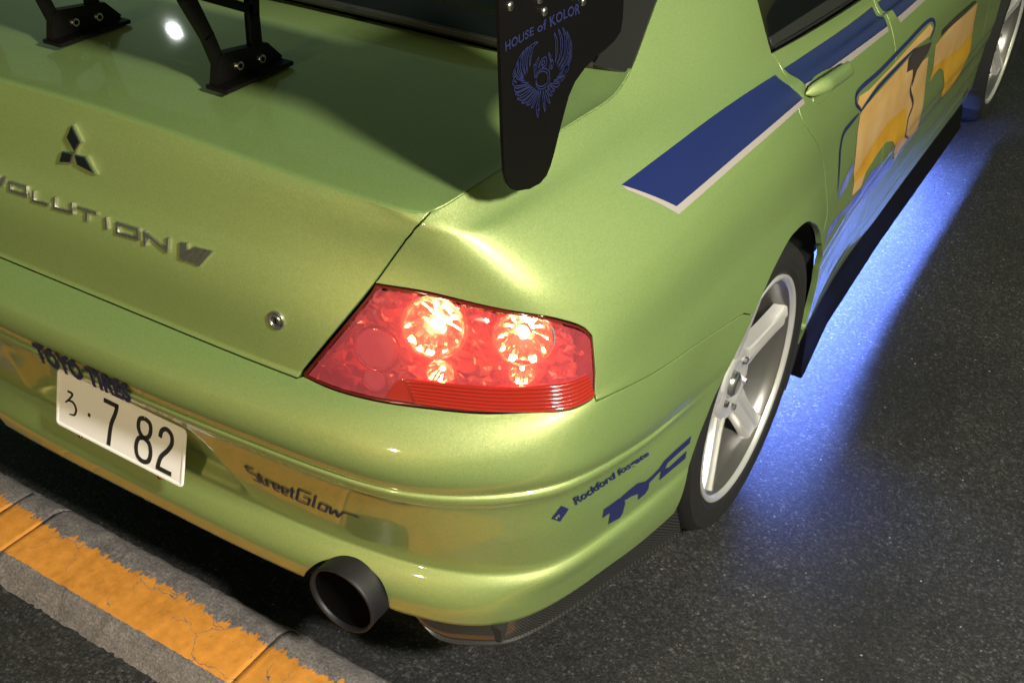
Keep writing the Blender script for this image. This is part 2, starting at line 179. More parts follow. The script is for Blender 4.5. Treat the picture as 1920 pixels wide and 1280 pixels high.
def ev(V, uv):
    """bilinear lookup, uv = (column, row) in grid units"""
    uv = np.atleast_2d(np.asarray(uv, float)); NVv, NUu = V.shape[:2]
    sg = np.where(uv[:, 0] < 0, -1., 1.)[:, None]
    u = np.clip(np.abs(uv[:, 0]), 0, NUu - 1.0001); v = np.clip(uv[:, 1], 0, NVv - 1.0001)
    i = u.astype(int); j = v.astype(int); a = (u - i)[:, None]; b = (v - j)[:, None]
    P = (V[j, i] * (1 - a) + V[j, i + 1] * a) * (1 - b) + (V[j + 1, i] * (1 - a) + V[j + 1, i + 1] * a) * b
    P[:, :1] *= sg
    return P
# ---- boot deck
def build_deck(V, nx=64, ny=56, y1=.66):
    A = V[-1]; ia = 60                        # corner column
    rear = A[:ia + 1]; side = A[ia:]
    D = np.zeros((ny + 1, nx + 1, 3))
    s = np.linspace(0, 1, nx + 1)
    rc = np.linspace(0, 1, ia + 1)
    for j in range(ny + 1):
        q = j / ny
        ys = rear[-1, 1] + (y1 - rear[-1, 1]) * q
        xs = np.interp(ys, side[:, 1], side[:, 0]); zs = np.interp(ys, side[:, 1], side[:, 2])
        rx = np.stack([np.interp(s, rear[:, 0] / rear[-1, 0], rear[:, k]) for k in range(3)], 1)
        x = s * xs
        hy = .020 * (1 - (1 - q) ** 2)
        w = s ** 4
        z = rx[:, 2] + hy * (1 - w) + (zs - rear[-1, 2]) * w
        y = rx[:, 1] * (1 - q) + q * (y1 - .03 * (1 - s ** 2)) + 0
        D[j] = np.stack([x, y, z], 1)
    return D

BV, RP = build_band()
BN = grid_normals(BV)
NV, NU = BV.shape[:2]
DK = build_deck(BV, 64, 60, 0.672)
DN = grid_normals(DK)

# ------------------------------------------------------------------ materials
def mat(name):
    m = bpy.data.materials.new(name); m.use_nodes = True
    return m, m.node_tree.nodes, m.node_tree.links, m.node_tree.nodes['Principled BSDF']
def setp(b, **k):
    for a, v in k.items(): b.inputs[a.replace('_', ' ')].default_value = v
def simple(name, col, rough=.5, metal=0., coat=0., bump=0., bscale=400, **k):
    m, n, l, b = mat(name)
    b.inputs['Base Color'].default_value = (*col, 1); b.inputs['Roughness'].default_value = rough
    b.inputs['Metallic'].default_value = metal; b.inputs['Coat Weight'].default_value = coat
    b.inputs['Coat Roughness'].default_value = .03
    for a, v in k.items(): b.inputs[a].default_value = v
    if bump:
        t = n.new('ShaderNodeTexCoord'); x = n.new('ShaderNodeTexNoise'); x.inputs['Scale'].default_value = bscale
        x.inputs['Detail'].default_value = 3
        u = n.new('ShaderNodeBump'); u.inputs['Strength'].default_value = bump; u.inputs['Distance'].default_value = .002
        l.new(t.outputs['Object'], x.inputs['Vector']); l.new(x.outputs['Fac'], u.inputs['Height']); l.new(u.outputs['Normal'], b.inputs['Normal'])
    return m
def ramp(n, stops):
    r = n.new('ShaderNodeValToRGB'); e = r.color_ramp.elements
    while len(e) < len(stops): e.new(.5)
    for q, (p, c) in zip(e, stops): q.position = p; q.color = (*c, 1) if len(c) == 3 else c
    return r
def noise(n, l, vec, scale, detail=4, rough=.6):
    x = n.new('ShaderNodeTexNoise'); x.inputs['Scale'].default_value = scale; x.inputs['Detail'].default_value = detail
    x.inputs['Roughness'].default_value = rough
    if vec is not None: l.new(vec, x.inputs['Vector'])
    return x
# pearl lime paint: metal flake under a clear coat, a little flake sparkle and orange peel
def paint():
    # two-tone pearl: green ground coat that shows off the light, gold flake that flares towards it, both under clear coat
    m, n, l, b = mat('lime_pearl_paint')
    t = n.new('ShaderNodeTexCoord')
    v = n.new('ShaderNodeTexVoronoi'); v.inputs['Scale'].default_value = 1500; l.new(t.outputs['Object'], v.inputs['Vector'])
    hs = n.new('ShaderNodeSeparateColor'); l.new(v.outputs['Color'], hs.inputs[0])
    x = noise(n, l, t.outputs['Object'], 160, 2); u = n.new('ShaderNodeBump'); u.inputs['Strength'].default_value = .02; u.inputs['Distance'].default_value = .001
    l.new(x.outputs['Fac'], u.inputs['Height'])
    g = n.new('ShaderNodeBsdfPrincipled')
    for q, st, me_, ro in ((b, [(0, (.115, .245, .066)), (1, (.155, .300, .090))], 0, .5), (g, [(0, (.47, .47, .20)), (.6, (.57, .555, .25)), (1, (.69, .66, .34))], 1.0, .58)):
        r = ramp(n, st); l.new(hs.outputs[0], r.inputs['Fac']); l.new(r.outputs['Color'], q.inputs['Base Color'])
        q.inputs['Metallic'].default_value = me_; q.inputs['Roughness'].default_value = ro
        q.inputs['Coat Weight'].default_value = 1.0; q.inputs['Coat Roughness'].default_value = .06; q.inputs['Coat IOR'].default_value = 1.5
        l.new(u.outputs['Normal'], q.inputs['Coat Normal'])
    # every flake lies at its own small angle
    geo = n.new('ShaderNodeNewGeometry'); vf = n.new('ShaderNodeTexVoronoi'); vf.inputs['Scale'].default_value = 620; l.new(t.outputs['Object'], vf.inputs['Vector'])
    ma = n.new('ShaderNodeVectorMath'); ma.operation = 'MULTIPLY_ADD'; ma.inputs[1].default_value = (.09, .09, .09); l.new(vf.outputs['Color'], ma.inputs[0])
    su = n.new('ShaderNodeVectorMath'); su.operation = 'SUBTRACT'; su.inputs[1].default_value = (.045, .045, .045); l.new(geo.outputs['Normal'], ma.inputs[2])
    l.new(ma.outputs[0], su.inputs[0]); no = n.new('ShaderNodeVectorMath'); no.operation = 'NORMALIZE'; l.new(su.outputs[0], no.inputs[0]); l.new(no.outputs[0], g.inputs['Normal'])
    mx = n.new('ShaderNodeMixShader'); mx.inputs[0].default_value = .50
    l.new(b.outputs[0], mx.inputs[1]); l.new(g.outputs[0], mx.inputs[2]); l.new(mx.outputs[0], n['Material Output'].inputs[0])
    return m
M = {}
M['paint'] = paint()
M['gap'] = simple('gap_black', (.006, .006, .006), .9)
M['black'] = simple('satin_black', (.0028, .0024, .0024), .5, bump=.1, bscale=900, **{'Specular IOR Level': .16})
M['rubber'] = simple('trim_rubber', (.014, .015, .014), .55)
M['tyre'] = simple('tyre_rubber', (.008, .0075, .0075), .7, bump=.3, bscale=250)
M['glass'] = simple('dark_glass', (.004, .005, .005), .04, **{'Specular IOR Level': .5})
M['blue'] = simple('navy_vinyl', (.007, .014, .090), .4, coat=.3)
M['navy'] = simple('navy_lettering', (.010, .014, .085), .55, coat=.0)
M['endblue'] = simple('blue_emblem_print', (.008, .012, .06), .6)
M['grey'] = simple('grey_vinyl', (.33, .29, .28), .4, coat=.6)
M['chrome'] = simple('chrome', (.70, .69, .70), .07, 1.0)
M['darkchrome'] = simple('dark_chrome', (.52, .51, .52), .24, .95)
M['steel'] = simple('bolt_steel', (.55, .54, .53), .25, 1.0)
M['alloy'] = simple('silver_alloy', (.82, .80, .805), .27, .62, bump=.05, bscale=600)
M['alloy_dark'] = simple('rim_barrel_alloy', (.20, .19, .185), .34, .75)
M['plate'] = simple('plate_white', (.93, .92, .97), .38, bump=.03, bscale=300)
M['ink'] = simple('plate_black_ink', (.02, .02, .02), .5)
M['exhaust'] = simple('dark_steel', (.008, .008, .013), .5, .1, bump=.1, bscale=120)
M['hollow_black'] = simple('hollow_black', (.003, .0028, .0028), 1.0, **{'Specular IOR Level': 0.})  # matte near-black: the dark of hollows put into the colour
M['under'] = simple('underbody', (.010, .010, .010), .9)
def vinyl(name, c1, c2, scale=9):
    m, n, l, b = mat(name); t = n.new('ShaderNodeTexCoord'); x = noise(n, l, t.outputs['Object'], scale, 4, .55)
    r = ramp(n, [(.3, c1), (.7, c2)]); l.new(x.outputs['Fac'], r.inputs['Fac']); l.new(r.outputs['Color'], b.inputs['Base Color'])
    b.inputs['Roughness'].default_value = .35; b.inputs['Coat Weight'].default_value = .8; b.inputs['Coat Roughness'].default_value = .04
    return m
M['peach'] = vinyl('peach_print', (.68, .38, .10), (.80, .52, .24))
M['amber'] = vinyl('amber_print', (.70, .33, .010), (.84, .48, .04))
M['shade'] = vinyl('dark_print', (.03, .03, .03), (.07, .05, .05))
M['gblue'] = vinyl('mottled_blue', (.07, .12, .55), (.24, .28, .75), 14)  # mottled blue patches low on the rear door
def carbon():
    m, n, l, b = mat('carbon_fibre'); t = n.new('ShaderNodeTexCoord')
    mp = n.new('ShaderNodeMapping'); mp.inputs['Rotation'].default_value = (0, 0, .6); l.new(t.outputs['Object'], mp.inputs['Vector'])
    a = n.new('ShaderNodeTexWave'); a.wave_type = 'BANDS'; a.bands_direction = 'DIAGONAL'; a.inputs['Scale'].default_value = 110; l.new(mp.outputs[0], a.inputs['Vector'])
    c = n.new('ShaderNodeTexChecker'); c.inputs['Scale'].default_value = 240; l.new(mp.outputs[0], c.inputs['Vector'])
    r = ramp(n, [(.2, (.003, .003, .003)), (.8, (.026, .026, .026))]); l.new(a.outputs['Fac'], r.inputs['Fac'])
    l.new(r.outputs['Color'], b.inputs['Base Color']); b.inputs['Roughness'].default_value = .35
    b.inputs['Coat Weight'].default_value = 1; b.inputs['Coat Roughness'].default_value = .04
    return m
M['carbon'] = carbon()
def emit(name, col, s):
    m = bpy.data.materials.new(name); m.use_nodes = True; n = m.node_tree.nodes; n.clear()
    e = n.new('ShaderNodeEmission'); e.inputs[0].default_value = (*col, 1); e.inputs[1].default_value = s
    o = n.new('ShaderNodeOutputMaterial'); m.node_tree.links.new(e.outputs[0], o.inputs[0]); return m
M['bulb'] = emit('lamp_bulb_glow', (1.0, .60, .22), 300.0)
M['tube'] = emit('blue_tube_glow', (.15, .26, 1.0), 1150.0)
def lens():
    m = bpy.data.materials.new('red_lens'); m.use_nodes = True; n = m.node_tree.nodes; l = m.node_tree.links; n.clear()
    tr = n.new('ShaderNodeBsdfTransparent'); tr.inputs[0].default_value = (1.0, .34, .30, 1)
    gl = n.new('ShaderNodeBsdfGlossy'); gl.inputs[0].default_value = (1, 1, 1, 1); gl.inputs['Roughness'].default_value = .05
    tc = n.new('ShaderNodeTexCoord'); vo = n.new('ShaderNodeTexVoronoi'); vo.inputs['Scale'].default_value = 70; l.new(tc.outputs['Object'], vo.inputs['Vector'])
    bu = n.new('ShaderNodeBump'); bu.inputs['Strength'].default_value = .35; bu.inputs['Distance'].default_value = .004; l.new(vo.outputs['Distance'], bu.inputs['Height']); l.new(bu.outputs['Normal'], gl.inputs['Normal'])
    fr = n.new('ShaderNodeFresnel'); fr.inputs[0].default_value = 1.5
    mx = n.new('ShaderNodeMixShader'); o = n.new('ShaderNodeOutputMaterial')
    tl = n.new('ShaderNodeBsdfTranslucent'); tl.inputs[0].default_value = (.85, .10, .12, 1)
    df = n.new('ShaderNodeBsdfDiffuse'); df.inputs[0].default_value = (.95, .22, .26, 1); td = n.new('ShaderNodeMixShader'); td.inputs[0].default_value = .5
    m2 = n.new('ShaderNodeMixShader'); m2.inputs[0].default_value = .20; l.new(tl.outputs[0], td.inputs[1]); l.new(df.outputs[0], td.inputs[2])
    l.new(tr.outputs[0], m2.inputs[1]); l.new(td.outputs[0], m2.inputs[2])
    em = n.new('ShaderNodeEmission'); em.inputs[0].default_value = (1.0, .085, .12, 1); em.inputs[1].default_value = .17
    ad = n.new('ShaderNodeAddShader'); l.new(m2.outputs[0], ad.inputs[0]); l.new(em.outputs[0], ad.inputs[1])
    l.new(fr.outputs[0], mx.inputs[0]); l.new(ad.outputs[0], mx.inputs[1]); l.new(gl.outputs[0], mx.inputs[2]); l.new(mx.outputs[0], o.inputs[0])
    return m
M['lens'] = lens()
M['lensrib'] = simple('red_ribbed_lens', (.24, .012, .008), .12, coat=1.0)
M['lensrib'].node_tree.nodes['Principled BSDF'].inputs['Emission Color'].default_value = (.75, .05, .02, 1)
M['lensrib'].node_tree.nodes['Principled BSDF'].inputs['Emission Strength'].default_value = .10
M['bezel'] = simple('dark_red_bezel', (.10, .006, .005), .2, coat=1)
def facet():
    m, n, l, b = mat('chromed_reflector'); b.inputs['Base Color'].default_value = (.90, .74, .72, 1); b.inputs['Metallic'].default_value = .8; b.inputs['Roughness'].default_value = .16
    return m
M['reflector'] = facet()
M['bowl'] = simple('bright_bowl', (.90, .86, .82), .10, 1.0)
M['clear'] = simple('ribbed_reflector_plastic', (.97, .86, .86), .16, .85, **{'Emission Color': (1, .55, .58, 1), 'Emission Strength': .03})  # unlit rounds: faint emission stands in for light from the bulbs nearby
def asphalt():
    m, n, l, b = mat('asphalt'); t = n.new('ShaderNodeTexCoord'); P = t.outputs['Object']
    def mix(kind, f, x, y):
        q = n.new('ShaderNodeMix'); q.data_type = 'RGBA'; q.blend_type = kind
        if hasattr(f, 'is_linked'): l.new(f, q.inputs[0])
        else: q.inputs[0].default_value = f
        for i, z in ((6, x), (7, y)):
            if hasattr(z, 'is_linked'): l.new(z, q.inputs[i])
            else: q.inputs[i].default_value = (*z, 1)
        return q.outputs[2]
    warp = noise(n, l, P, 60, 2); wv = n.new('ShaderNodeVectorMath'); wv.operation = 'MULTIPLY_ADD'; wv.inputs[1].default_value = (.006, .006, .006)
    l.new(warp.outputs['Color'], wv.inputs[0]); l.new(P, wv.inputs[2]); Q = wv.outputs[0]
    # bedded stones of two sizes, each with its own grey
    v = n.new('ShaderNodeTexVoronoi'); v.inputs['Scale'].default_value = 165; l.new(Q, v.inputs['Vector'])
    sc = n.new('ShaderNodeSeparateColor'); l.new(v.outputs['Color'], sc.inputs[0])
    r = ramp(n, [(0, (.014, .014, .015)), (.45, (.023, .0235, .025)), (.85, (.034, .034, .036)), (1, (.068, .067, .068))]); l.new(sc.outputs[0], r.inputs['Fac'])
    v1 = n.new('ShaderNodeTexVoronoi'); v1.inputs['Scale'].default_value = 260; l.new(Q, v1.inputs['Vector'])
    s1 = n.new('ShaderNodeSeparateColor'); l.new(v1.outputs['Color'], s1.inputs[0])
    r1 = ramp(n, [(0, (.45, .45, .45)), (.6, (1, 1, 1)), (1, (1.7, 1.7, 1.7))]); l.new(s1.outputs[1], r1.inputs['Fac'])
    c = noise(n, l, P, 2.2, 5, .6); r2 = ramp(n, [(.33, (.58, .58, .60)), (.5, (.95, .95, .95)), (.68, (1.28, 1.27, 1.23))]); l.new(c.outputs['Fac'], r2.inputs['Fac'])
    col = mix('MULTIPLY', 1, mix('MULTIPLY', 1, r.outputs['Color'], r1.outputs['Color']), r2.outputs['Color'])
    # dark binder in the gaps, dusty pale patches, and scattered pale chips
    gap = ramp(n, [(.25, (1, 1, 1)), (.62, (.55, .55, .55))]); l.new(v.outputs['Distance'], gap.inputs['Fac']); col = mix('MULTIPLY', .8, col, gap.outputs['Color'])
    for scale, thr, rad, cc in ((42, .86, .10, (.20, .19, .18)), (23, .88, .055, (.34, .31, .29)), (60, .9, .12, (.10, .10, .10))):
        v2 = n.new('ShaderNodeTexVoronoi'); v2.inputs['Scale'].default_value = scale; l.new(Q, v2.inputs['Vector'])
        s = ramp(n, [(rad * .7, (1, 1, 1)), (rad * 1.25, (0, 0, 0))]); l.new(v2.outputs['Distance'], s.inputs['Fac'])
        q = n.new('ShaderNodeSeparateColor'); l.new(v2.outputs['Color'], q.inputs[0])
        gt = n.new('ShaderNodeMath'); gt.operation = 'GREATER_THAN'; gt.inputs[1].default_value = thr; l.new(q.outputs[0], gt.inputs[0])
        mu = n.new('ShaderNodeMath'); mu.operation = 'MULTIPLY'; l.new(gt.outputs[0], mu.inputs[0]); l.new(s.outputs['Color'], mu.inputs[1])
        col = mix('MIX', mu.outputs[0], col, cc)
    l.new(col, b.inputs['Base Color']); b.inputs['Roughness'].default_value = .72
    f = noise(n, l, P, 420, 3, .7)
    h = n.new('ShaderNodeMath'); h.operation = 'MULTIPLY_ADD'; h.inputs[1].default_value = .5; l.new(f.outputs['Fac'], h.inputs[0])
    iv = n.new('ShaderNodeMath'); iv.operation = 'SUBTRACT'; iv.inputs[0].default_value = 1; l.new(v.outputs['Distance'], iv.inputs[1]); l.new(iv.outputs[0], h.inputs[2])
    u = n.new('ShaderNodeBump'); u.inputs['Strength'].default_value = .45; u.inputs['Distance'].default_value = .0024
    l.new(h.outputs[0], u.inputs['Height']); l.new(u.outputs['Normal'], b.inputs['Normal'])
    return m
M['asphalt'] = asphalt()
def kerbmat():
    """bare concrete, and an orange line whose far edge is scuffed away in strokes across the kerb"""
    m, n, l, b = mat('kerb_concrete_painted'); t = n.new('ShaderNodeTexCoord'); P = t.outputs['Object']
    sep = n.new('ShaderNodeSeparateXYZ'); l.new(P, sep.inputs[0])
    a = noise(n, l, P, 190, 5, .75); c = noise(n, l, P, 28, 5, .65)
    r = ramp(n, [(.30, (.085, .078, .078)), (.5, (.20, .18, .18)), (.72, (.37, .345, .34))]); l.new(a.outputs['Fac'], r.inputs['Fac'])
    r2 = ramp(n, [(.3, (.55, .55, .57)), (.7, (1.1, 1.08, 1.06))]); l.new(c.outputs['Fac'], r2.inputs['Fac'])
    mx = n.new('ShaderNodeMix'); mx.data_type = 'RGBA'; mx.blend_type = 'MULTIPLY'; mx.inputs[0].default_value = 1
    l.new(r.outputs['Color'], mx.inputs[6]); l.new(r2.outputs['Color'], mx.inputs[7])
    mp = n.new('ShaderNodeMapping'); mp.inputs['Scale'].default_value = (58, 13, 1); l.new(P, mp.inputs['Vector'])
    s = noise(n, l, mp.outputs[0], 1.0, 5, .62)
    mp2 = n.new('ShaderNodeMapping'); mp2.inputs['Scale'].default_value = (9, 3, 1); l.new(P, mp2.inputs['Vector'])
    s2 = noise(n, l, mp2.outputs[0], 1.0, 3, .5)
    def math_(op, x, y):
        q = n.new('ShaderNodeMath'); q.operation = op
        for i, z in enumerate((x, y)):
            if hasattr(z, 'is_linked'): l.new(z, q.inputs[i])
            else: q.inputs[i].default_value = z
        return q.outputs[0]
    # paint present where y < far edge - wear
    wear = math_('ADD', math_('MULTIPLY', math_('SUBTRACT', s.outputs['Fac'], .5), .085), math_('MULTIPLY', math_('SUBTRACT', s2.outputs['Fac'], .5), .05))
    far = math_('LESS_THAN', math_('ADD', sep.outputs[1], wear), KERB_FAR)
    near = math_('GREATER_THAN', math_('ADD', sep.outputs[1], math_('MULTIPLY', math_('SUBTRACT', s.outputs['Fac'], .5), .006)), KERB_NEAR)
    # chips inside the paint get likelier towards the far edge
    mp3 = n.new('ShaderNodeMapping'); mp3.inputs['Scale'].default_value = (120, 45, 1); l.new(P, mp3.inputs['Vector'])
    s3 = noise(n, l, mp3.outputs[0], 1.0, 4, .6)
    grad = math_('MULTIPLY', math_('SUBTRACT', sep.outputs[1], KERB_NEAR), 1.15)
    chip = math_('LESS_THAN', math_('ADD', s3.outputs['Fac'], grad), .76)
    k = math_('MULTIPLY', math_('MULTIPLY', far, near), chip)
    oc = noise(n, l, P, 45, 4, .6)
    ro = ramp(n, [(.3, (.54, .215, .026)), (.7, (.70, .29, .045))]); l.new(oc.outputs['Fac'], ro.inputs['Fac'])
    gr = noise(n, l, P, 7, 5, .65); rg = ramp(n, [(.32, (.72, .70, .68)), (.46, (.95, .95, .95)), (.7, (1.05, 1.04, 1.03))]); l.new(gr.outputs['Fac'], rg.inputs['Fac'])
    gm = n.new('ShaderNodeMix'); gm.data_type = 'RGBA'; gm.blend_type = 'MULTIPLY'; gm.inputs[0].default_value = 1; l.new(ro.outputs['Color'], gm.inputs[6]); l.new(rg.outputs['Color'], gm.inputs[7])
    cr = n.new('ShaderNodeTexVoronoi'); cr.feature = 'DISTANCE_TO_EDGE'; cr.inputs['Scale'].default_value = 7.5; wn = noise(n, l, P, 22, 3); wm = n.new('ShaderNodeVectorMath'); wm.operation = 'MULTIPLY_ADD'; wm.inputs[1].default_value = (.05, .05, .05)
    l.new(wn.outputs['Color'], wm.inputs[0]); l.new(P, wm.inputs[2]); l.new(wm.outputs[0], cr.inputs['Vector'])
    ck = math_('LESS_THAN', cr.outputs['Distance'], .005); ck = math_('MULTIPLY', ck, math_('GREATER_THAN', gr.outputs['Fac'], .47)); k = math_('MULTIPLY', k, math_('SUBTRACT', 1.0, ck))
    m2 = n.new('ShaderNodeMix'); m2.data_type = 'RGBA'; l.new(k, m2.inputs[0]); l.new(mx.outputs[2], m2.inputs[6]); l.new(gm.outputs[2], m2.inputs[7])
    l.new(m2.outputs[2], b.inputs['Base Color']); b.inputs['Roughness'].default_value = .7
    u = n.new('ShaderNodeBump'); u.inputs['Strength'].default_value = .8; u.inputs['Distance'].default_value = .004
    h = math_('ADD', math_('MULTIPLY', a.outputs['Fac'], math_('SUBTRACT', 1.0, math_('MULTIPLY', k, .75))), math_('MULTIPLY', k, .35))
    l.new(h, u.inputs['Height']); l.new(u.outputs['Normal'], b.inputs['Normal'])
    return m
KERB_H, KERB_NEAR, KERB_FAR = .045, -.026, .078
M['kerb'] = kerbmat()

# ------------------------------------------------------------------ mesh helpers
def link(name, me, m, parent=None, loc=None):
    o = bpy.data.objects.new(name, me); COL.objects.link(o)
    if m is not None and not me.materials: me.materials.append(m)
    if parent is not None: o.parent = parent
    if loc is not None: o.location = loc
    return o
def mesh(name, vs, fs, nrm=None, smooth=True):
    me = bpy.data.meshes.new(name); me.from_pydata([tuple(map(float, v)) for v in vs], [], [tuple(map(int, f)) for f in fs])
    if smooth: me.polygons.foreach_set('use_smooth', [True] * len(me.polygons))
    me.update()
    if nrm is not None: me.normals_split_custom_set_from_vertices([tuple(map(float, v)) for v in nrm])
    return me
def bm_obj(name, bm, m, parent=None, smooth=True, recalc=True):
    if recalc: bmesh.ops.recalc_face_normals(bm, faces=bm.faces)
    me = bpy.data.meshes.new(name); bm.to_mesh(me); bm.free()
    if smooth:
        me.polygons.foreach_set('use_smooth', [True] * len(me.polygons))
        try: me.set_sharp_from_angle(angle=math.radians(35))
        except Exception: pass
    return link(name, me, m, parent)
def inpoly(P, poly):
    x, y = P[:, 0], P[:, 1]; r = np.zeros(len(P), bool); n = len(poly)
    for i in range(n):
        x0, y0 = poly[i]; x1, y1 = poly[(i + 1) % n]
        c = ((y0 > y) != (y1 > y))
        if c.any():
            xi = (x1 - x0) * (y - y0) / ((y1 - y0) if y1 != y0 else 1e-12) + x0
            r ^= c & (x < xi)
    return r
def distpoly(P, poly):
    d = np.full(len(P), 1e9); n = len(poly)
    for i in range(n):
        a = np.array(poly[i]); b = np.array(poly[(i + 1) % n]); ab = b - a
        t = np.clip(((P - a) @ ab) / (ab @ ab + 1e-12), 0, 1)
        d = np.minimum(d, np.linalg.norm(P - (a + t[:, None] * ab), axis=1))
    return d
def dens(poly, flags, step):
    out = []; fl = []; n = len(poly)
    for i in range(n):
        a = np.array(poly[i], float); b = np.array(poly[(i + 1) % n], float)
        k = max(1, int(math.ceil(np.linalg.norm(b - a) / step)))
        for j in range(k): out.append(a + (b - a) * j / k); fl.append(flags[i])
    return np.array(out), fl
def area2(p):
    p = np.array(p); q = np.roll(p, -1, 0); return (p[:, 0] * q[:, 1] - q[:, 0] * p[:, 1]).sum()
def smooth_line(ps, n=6):
    """Catmull-Rom through a measured line so that cut edges are fair curves"""
    P = np.array(ps, float)
    if len(P) < 3: return [tuple(p) for p in P]
    return [tuple(p) for p in herm(P, [n] * (len(P) - 1))]
def grid_patch(name, G, N, outer, holes, m, parent, off=0., gap=.0010, depth=.014, step=1.0, mirror=False, flange=True, weldx=False, both=False):
    """cut a panel out of surface grid G by outlines in grid coordinates, with rounded, turned-in edges.
    outer / holes = list of (points, is_edge)"""
    loops = []
    for li, segs in enumerate([outer] + list(holes)):
        pts, fl = [], []
        for ps, f in segs:
            for p in ps:
                if not pts or (abs(pts[-1][0] - p[0]) + abs(pts[-1][1] - p[1])) > 1e-3: pts.append(p); fl.append(f)
                else: fl[-1] = f
        if abs(pts[0][0] - pts[-1][0]) + abs(pts[0][1] - pts[-1][1]) < 1e-3: pts.pop(); fl.pop()
        a = area2(pts)
        if (a < 0) == (li == 0):
            pts = pts[::-1]; fl = fl[::-1]; fl = fl[1:] + fl[:1]
        loops.append(dens(pts, fl, step))
    lo = loops[0][0].min(0); hi = loops[0][0].max(0)
    st = step
    gu = np.arange(math.floor(lo[0]), math.ceil(hi[0]) + 1e-6, st); gv = np.arange(math.floor(lo[1]), math.ceil(hi[1]) + 1e-6, st)
    P = np.stack(np.meshgrid(gu, gv), -1).reshape(-1, 2)
    k = inpoly(P, loops[0][0]) & (distpoly(P, loops[0][0]) > .45 * st)
    for h, _ in loops[1:]: k &= ~inpoly(P, h) & (distpoly(P, h) > .45 * st)
    P = P[k]
    pts = []; edges = []; ranges = []
    for L, _ in loops:
        b = len(pts); n = len(L); pts += [tuple(p) for p in L]; edges += [(b + i, b + (i + 1) % n) for i in range(n)]; ranges.append((b, n))
    pts += [tuple(p) for p in P]
    v2, _, f2, ov, _, _ = delaunay_2d_cdt([Vector(p) for p in pts], edges, [], 0, 1e-5)
    mp = {}
    for i, o in enumerate(ov):
        for q in o: mp[q] = i
    uv = np.array([(v.x, v.y) for v in v2])
    F = np.array([f for f in f2 if len(f) == 3])
    c = uv[F].mean(1)
    k = inpoly(c, loops[0][0])
    for h, _ in loops[1:]: k &= ~inpoly(c, h)
    F = F[k]
    ar = np.cross(uv[F[:, 1]] - uv[F[:, 0]], uv[F[:, 2]] - uv[F[:, 0]]); F[ar < 0] = F[ar < 0][:, ::-1]
    X = ev(G, uv); NN = ev(N, uv); NN /= np.linalg.norm(NN, axis=1, keepdims=True)
    X = X + NN * off
    vs = list(X); ns = list(NN); fs = [tuple(f) for f in F]
    if flange:
        newpos = {}
        for (b, n), (L, fl) in zip(ranges, loops):
            ring = []
            for i in range(n):
                p, q, r_ = L[i - 1], L[i], L[(i + 1) % n]
                on = fl[i] or fl[i - 1]
                d = (r_ - q) if (fl[i] and not fl[i - 1]) else (q - p) if (fl[i - 1] and not fl[i]) else (r_ - p); nu = np.array([-d[1], d[0]]); nu /= np.linalg.norm(nu) + 1e-12
                Q = ev(G, [q])[0]; inn = ev(G, [q + nu * .4])[0] - Q
                tan = ev(G, [r_])[0] - ev(G, [p])[0]; tan /= np.linalg.norm(tan) + 1e-12
                nn = ev(N, [q])[0]; nn /= np.linalg.norm(nn)
                inn -= tan * (inn @ tan); inn -= nn * (inn @ nn); inn /= np.linalg.norm(inn) + 1e-12
                if on and fl[i] != fl[i - 1]:          # where a cut edge meets an open one, slide along the open edge
                    o_ = p if fl[i] else r_; inn = ev(G, [q + (o_ - q) * .5])[0] - Q; inn /= np.linalg.norm(inn) + 1e-12
                vi = mp[b + i]
                base = Q + nn * off
                if on:
                    newpos[vi] = base + inn * (gap + .0014)
                ring.append((vi, base, inn, nn))
            for vi in newpos: vs[vi] = newpos[vi]
            idx = []
            for vi, base, inn, nn in ring:
                s = len(vs)
                vs += [base + inn * (gap + .0004) - nn * .0005, base + inn * gap - nn * .0018, base + inn * gap - nn * depth]
                a = nn * .7 - inn * .7
                ns += [a, -inn, -inn]
                idx.append((vi, s, s + 1, s + 2))
            for i in range(n):
                if not fl[i]: continue
                A, B = idx[i], idx[(i + 1) % n]
                for k_ in range(3): fs.append((B[k_], A[k_], A[k_ + 1], B[k_ + 1]))
    vs = np.array(vs); ns = np.array(ns)
    me = mesh(name, vs, fs, ns)
    mv = vs * [-1, 1, 1]; mn = ns * [-1, 1, 1]; mf = [f[::-1] for f in fs]
    if weldx:
        nb = len(vs); vs2 = np.vstack([vs, mv]); ns2 = np.vstack([ns, mn]); f2_ = fs + [tuple(i + nb for i in f) for f in mf]
        bpy.data.meshes.remove(me)
        me = mesh(name, vs2, f2_, ns2)
        return link(name, me, m, parent)
    o = link(name, me, m, parent)
    if both:
        o2 = link(name, mesh(name, mv, mf, mn), m, parent if not isinstance(both, bpy.types.Object) else both)
        return o, o2
    return o
def decal(name, uv, m, parent, off=.0007, step=1.0, G=None, N=None):
    return grid_patch(name, BV if G is None else G, BN if N is None else N, [(uv, False)], [], m, parent, off=off, step=step, flange=False)
def surf(uv, off=0.):
    p = ev(BV, [uv])[0]; n = ev(BN, [uv])[0]; n /= np.linalg.norm(n)
    return p + n * off, n
